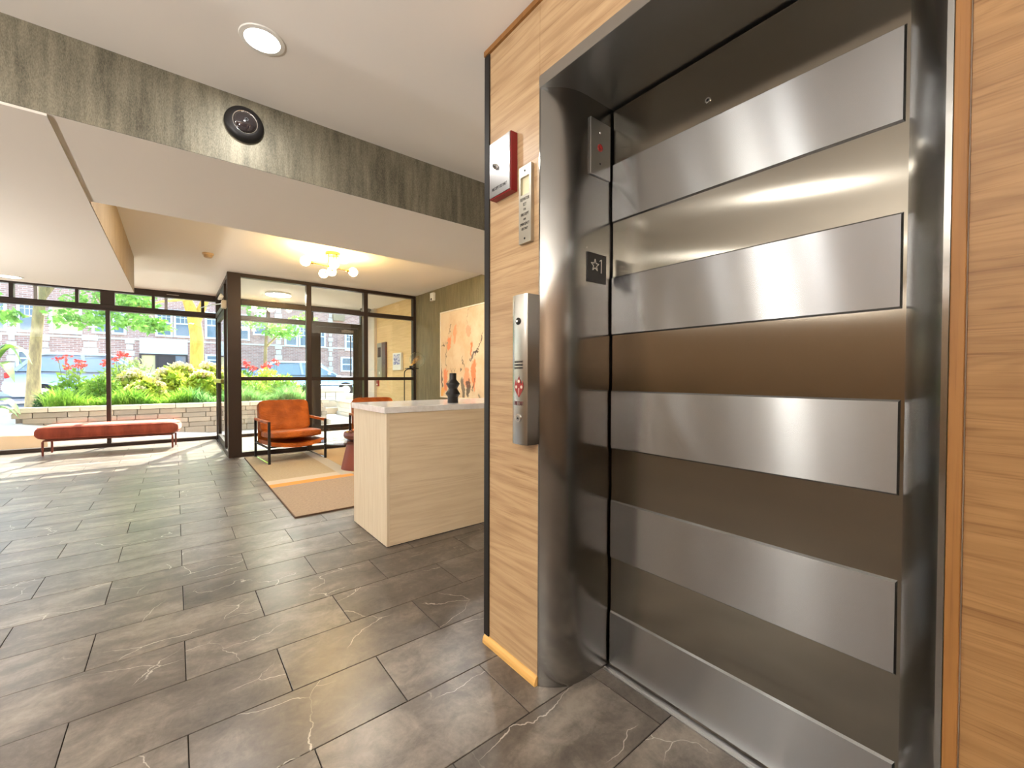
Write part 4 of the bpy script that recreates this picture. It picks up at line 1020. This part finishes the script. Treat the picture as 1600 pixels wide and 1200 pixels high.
quads('foliage', crown(1000, [(-2.5, 15, 6.2, 1.9, 2.5), (-1.2, 14.4, 5.2, 1.2, 1.3), (-3.6, 14.4, 4.9, 1.2, 1.2), (-3.25, 13.6, 2.75, .40, .25), (-2.1, 14.2, 3.5, .5, .2), (-1.3, 13.9, 2.55, .38, .16), (-1.0, 13.6, 3.2, .6, .3), (-2.05, 14.5, 2.5, .38, .10), (-1.6, 14.5, 2.4, .32, .09), (-.95, 14.5, 2.5, .36, .14), (-1.8, 14.5, 2.95, .45, .12), (-3.0, 14.4, 2.45, .34, .16)], .15, .09), M_TREEG, t)
t = thing('yellow_tree', (.58, 18.0, .16), 'thick yellow barked tree in front of the far entry door', 'tree')
MB().tube([(.58, 18, .1), (.58, 18, 1.2), (.59, 18, 2.4), (.50, 18, 3.2), (.30, 18, 3.8), (.0, 18, 5.0)], [.23, .20, .19, .19, .13, .09], 14).build('trunk', M_BARK2, t, smooth=True)
MB().tube([(.58, 18, 3.0), (.85, 18, 3.8), (1.4, 18, 5.2)], [.14, .11, .07], 10).build('branch', M_BARK2, t, smooth=True)
MB().tube([(.35, 17.9, 3.7), (-.3, 16.8, 3.4), (-.9, 15.8, 3.0)], [.05, .035, .015], 8).build('branch', M_BARK2, t, smooth=True)
quads('foliage', crown(1000, [(.5, 18, 6.6, 2.2, 3.0), (-.9, 16.2, 3.1, .55, .45), (-.45, 15.6, 2.55, .42, .3), (-1.2, 16.6, 3.6, .8, .4), (1.8, 17, 5.2, 1.0, .7), (-.6, 15.9, 4.6, .9, .6)], .16, .09), M_TREEG, t)
t = thing('young_tree', (2.2, 16.2, .28), 'young leafy tree seen through the first partition pane', 'tree')
MB().tube([(2.2, 15.2, .25), (2.22, 15.2, 1.8), (2.3, 15.2, 3.4)], [.06, .05, .03], 10).build('trunk', M_BARK1, t, smooth=True)
MB().tube([(2.22, 15.2, 2.0), (2.7, 15.1, 2.6), (3.2, 15.0, 3.0)], [.03, .02, .01], 8).build('branch', M_BARK1, t, smooth=True)
quads('foliage', crown(1000, [(2.75, 15.1, 2.55, .5, .35), (3.3, 15, 2.9, .45, .22), (2.3, 15.2, 3.8, .9, .6), (1.9, 15, 3.3, .5, .2), (4.6, 15, 4.2, .8, .3), (1.9, 14.8, 2.75, .4, .18), (2.35, 14.8, 2.5, .3, .12)], .13, .07), M_TREEG, t)

# ------------------------------------------------------------------ parked cars (built along x, nose at -x)
M_TYRE = plain('tyre', c(34, 34, 36), .8); M_CGL = plain('car_glass_sky', c(130, 152, 168), .05, 0, coat=1)  # car glass has the sky's reflection put into its pale blue colour
M_HEAD = plain('headlamp', c(225, 232, 236), .1, .3); M_TAIL = plain('tail_lamp', c(190, 40, 40), .2)
def car(label, x, y, z, paintcol, H=1.62, Lc=4.6, flip=False, group='cars parked along the street'):
    t = thing('parked_car', (0, 0, 0), label, 'car', group)
    P = plain('car_paint', paintcol, .25, .4, coat=.8)
    h = H/1.62; hw_ = .90
    def loft(st, name, m, sharp=40):
        V = []; F = []; n = 12
        for (X, zb, zt, wb, wt_) in st:
            for (a, b) in ((-1, 0), (-1, .35), (-1, .75), (-.93, .93), (-.8, 1), (-.3, 1.02), (.3, 1.02), (.8, 1), (.93, .93), (1, .75), (1, .35), (1, 0)):
                w = wb + (wt_-wb)*min(1, b); V.append((X, a*w, zb+(zt-zb)*b))
        for i in range(len(st)-1):
            for k in range(n): F.append((i*n+k, i*n+(k+1) % n, (i+1)*n+(k+1) % n, (i+1)*n+k))
        F += [tuple(range(n-1, -1, -1)), tuple(range((len(st)-1)*n, len(st)*n))]
        return MB().add(V, F).build(name, m, t, smooth=sharp)
    q = Lc/4.6
    loft([(-2.3*q, .38, .62*h, .74, .70), (-2.2*q, .28, .82*h, .84, .78), (-1.9*q, .26, .93*h, hw_, .82), (-1.0*q, .26, 1.0*h, hw_, .84), (1.6*q, .26, 1.04*h, hw_, .85), (2.1*q, .28, 1.02*h, .88, .82), (2.3*q, .40, .90*h, .80, .76)], 'body', P)
    loft([(-1.05*q, .98*h, 1.0*h, .84, .80), (-.25*q, 1.0*h, 1.55*h, .84, .64), (1.55*q, 1.03*h, 1.56*h, .84, .64), (2.12*q, 1.02*h, 1.08*h, .82, .76)], 'windows', M_CGL)
    loft([(-.42*q, 1.50*h, 1.55*h, .66, .62), (-.15*q, 1.54*h, 1.62*h, .67, .60), (1.4*q, 1.54*h, 1.62*h, .67, .60), (1.68*q, 1.47*h, 1.53*h, .66, .62)], 'roof', P)
    for sy in (-1, 1):
        pm_ = MB()
        for (a, b, w) in (((-1.05*q, .83, 1.0*h), (-.30*q, .66, 1.54*h), .06), ((.45*q, .855, 1.03*h), (.5*q, .66, 1.56*h), .09), ((2.05*q, .83, 1.04*h), (1.6*q, .65, 1.54*h), .10)):
            pm_.bar((a[0], sy*a[1], a[2]), (b[0], sy*b[1], b[2]), .05, w, up=(1, 0, 0))
        pm_.build('pillars', P, t)
        for wx in (-1.42*q, 1.42*q):
            Mw = Matrix.Rotation(R(90*sy), 3, 'X')
            MB().lathe([(0, -.0), (.20, 0), (.22, .02), (.33, .02), (.345, -.03), (.345, -.18), (0, -.18)], 24, (wx, sy*.905, .345), Matrix(((1,0,0),(0,0,sy),(0,1,0))), cap=False).build('wheel', M_TYRE, t, smooth=35)
            MB().lathe([(0, .03), (.05, .03), (.06, .015), (.2, .015), (.21, 0)], 20, (wx, sy*.905, .345), Matrix(((1,0,0),(0,0,sy),(0,1,0))), cap=False).build('hubcap', M_CHR, t, smooth=35)
        MB().box((-2.25*q, sy*.45, .66*h), (-2.05*q, sy*.78, .78*h)).build('headlight', M_HEAD, t, bevel=.02)
        MB().box((2.16*q, sy*.55, .80*h), (2.30*q, sy*.80, .98*h)).build('tail_light', M_TAIL, t, bevel=.02)
        MB().box((-.72*q, sy*.86, 1.02*h), (-.58*q, sy*1.02, 1.14*h)).build('mirror', P, t, bevel=.02)
    t.location = (x, y, z)
    if flip: t.rotation_euler.z = math.pi
    return t
car('silver blue suv parked behind the flower bed, left of the window mullion', -2.0, 21.3, .16, c(176, 188, 206), 1.74, 4.5, True)
car('pale blue car parked beyond the young tree and the partition mullion', 4.8, 21.0, .16, c(196, 212, 226), 1.62, 4.5, True)
car('white car parked in view of the street door', 9.8, 21.0, .16, c(226, 234, 240), 1.55, 4.6, True)
car('dark red car parked on the far side of the street', 3.2, 27.5, .16, c(150, 60, 60), 1.5, 4.4, True)
car('white car parked on the far side by the yellow tree', -3.4, 27.6, .16, c(220, 224, 228), 1.5, 4.5)

# ------------------------------------------------------------------ building across the street
YB = 33.0
def brickmat():
    m = NT('far_brick'); p = m.pos(); s = m.sep(p); v = m.n('CombineXYZ'); m.l(s[0], v.inputs[0]); m.l(s[2], v.inputs[1])
    b = m.n('TexBrick'); m.l(v.outputs[0], b.inputs['Vector']); b.inputs['Scale'].default_value = 1.0
    b.inputs['Brick Width'].default_value = .30; b.inputs['Row Height'].default_value = .10; b.inputs['Mortar Size'].default_value = .012
    b.inputs['Color1'].default_value = c(196, 152, 136); b.inputs['Color2'].default_value = c(164, 124, 112); b.inputs['Mortar'].default_value = c(206, 190, 176)
    m.col(b.outputs['Color']); m.set(Roughness=.95); return m.mat
M_FBR = brickmat(); M_FWH = plain('far_white', c(236, 240, 240), .5); M_FGL = plain('far_glass', c(108, 126, 140), .05); M_FBL = plain('tan_blind', c(230, 206, 150), .8)
M_FDK = plain('far_dark', c(60, 52, 50), .5); M_FLM = plain('far_limestone', c(222, 218, 204), .9)
bd = thing('apartment_building', (2, 34, .3), 'brick apartment building with white windows across the street', 'building')
MB().box((-16, YB, .3), (20, YB+8, 9.5)).build('facade', M_FBR, bd)
MB().box((-16, YB-.06, 3.22), (20, YB, 3.32)).build('belt_course', M_FLM, bd)
def win(x0, x1, z0, z1, g=None, mull=True, blind=False):
    y = YB; f = MB(); e = .11
    f.box((x0-e, y-.10, z0-e), (x0, y+.02, z1+e)).box((x1, y-.10, z0-e), (x1+e, y+.02, z1+e)).box((x0, y-.10, z1), (x1, y+.02, z1+e)).box((x0, y-.14, z0-e), (x1, y+.02, z0))
    zm = (z0+z1)/2; f.box((x0, y-.07, zm-.04), (x1, y+.0, zm+.04))
    if mull:
        for k in (1, 2): f.box((x0+(x1-x0)*k/3-.015, y-.06, zm), (x0+(x1-x0)*k/3+.015, y, z1))
        f.box((x0, y-.06, (zm+z1)/2-.015), (x1, y, (zm+z1)/2+.015))
    w = f.build('window', M_FWH, bd)
    MB().box((x0, y-.03, z0), (x1, y-.005, z1)).build('pane', M_FBL if blind else M_FGL, w)
for a in ((-6.25, -5.75, 3.5, 5.0), (-7.4, -6.8, 3.5, 5.0), (-3.5, -3.05, 3.6, 5.0), (-2.70, -2.3, 3.6, 5.0), (-.80, -.20, 3.6, 5.05), (.06, .70, 3.6, 5.05), (1.60, 2.35, 3.6, 5.1), (3.2, 3.8, 3.6, 5.1),
          (6.1, 6.72, 3.35, 4.75), (7.0, 7.6, 3.35, 4.75), (8.0, 8.6, 3.35, 4.75), (10.2, 10.8, 3.2, 4.4), (12.0, 12.6, 3.2, 4.4), (4.2, 4.9, 4.0, 4.9)): win(*a)
win(-5.1, -4.1, 3.5, 4.9, None, False, True)
for a in ((-6.3, -6.0, 1.7, 2.35), (1.6, 2.2, 1.9, 2.4), (-4.9, -4.3, 1.7, 2.3), (9.9, 10.6, 1.6, 2.5)): win(*a, None, False)
for x in (-6.2, -4.6, -3.1, -.4, .8, 2.2, 4.4, 6.6, 8.4, 10.4): win(x-.35, x+.35, 6.3, 7.9)
MB().box((-1.62, YB-.10, 2.45), (.62, YB, 3.36)).build('door_surround', M_FLM, bd)
ed = MB().box((-1.64, YB-.10, .3), (-1.54, YB, 2.45)).box((.52, YB-.10, .3), (.62, YB, 2.45)).box((-1.54, YB-.1, 2.36), (.52, YB, 2.45)).box((-.92, YB-.1, .3), (-.82, YB, 2.36)).box((-.08, YB-.1, .3), (.02, YB, 2.36)).build('entry_door', M_FDK, bd)
MB().box((-1.54, YB-.04, .3), (-.92, YB-.01, 2.36)).build('pane', M_FBL, ed); MB().box((.02, YB-.04, .3), (.52, YB-.01, 2.36)).build('pane', M_FGL, ed); MB().box((-.82, YB-.04, .3), (-.08, YB-.01, 2.36)).build('pane', M_FDK, ed)
for x0, x1, za, zb_q in ((-6.66, -6.44, 1.5, 3.9), (-5.53, -5.27, 1.9, 3.2), (-3.95, -3.42, 2.0, 3.2), (5.46, 5.78, 1.2, 6.2), (8.96, 9.16, 1.2, 7.2), (-2.2, -1.9, 1.2, 3.2)):
    z = za; k = 0
    while z < zb_q:
        MB().box((x0-(k % 2)*.06, YB-.05, z), (x1+(k % 2)*.06, YB, z+.30)).build('quoin', M_FLM, bd, bevel=.01); z += .36; k += 1
MB().box((9.2, YB-.35, 5.3), (10.0, YB, 5.75)).build('air_conditioner', plain('tan_box', c(160, 142, 110), .7), bd)
MB().box((4.3, YB-.06, 4.95), (4.9, YB, 5.4)).build('wall_panel', M_FLM, bd)
t = thing('lamp_post', (8.3, 26, .16), 'thin dark street pole seen through the street door glass', 'pole')
MB().tube([(8.3, 26, .16), (8.3, 26, 3.6)], .035, 8).build('pole', M_BLK, t, smooth=True)
MB().sphere((8.3, 26, 3.75), .18, 14, 10).build('lantern', M_FWH, t, smooth=True)
for k, (x, r_, h_) in enumerate(((-5.2, .9, .9), (-2.9, .7, 1.0), (1.9, .7, .9), (5.2, 1.0, 1.2), (7.6, .9, 1.3))):
    shrub('foundation_hedge', x, 31.9, .3, r_, h_, M_DARKG, 500, .22, .14, 'dark green shrub at the far building, number %s along its foot' % ['one', 'two', 'three', 'four', 'five'][k], 'shrubs along the far building')
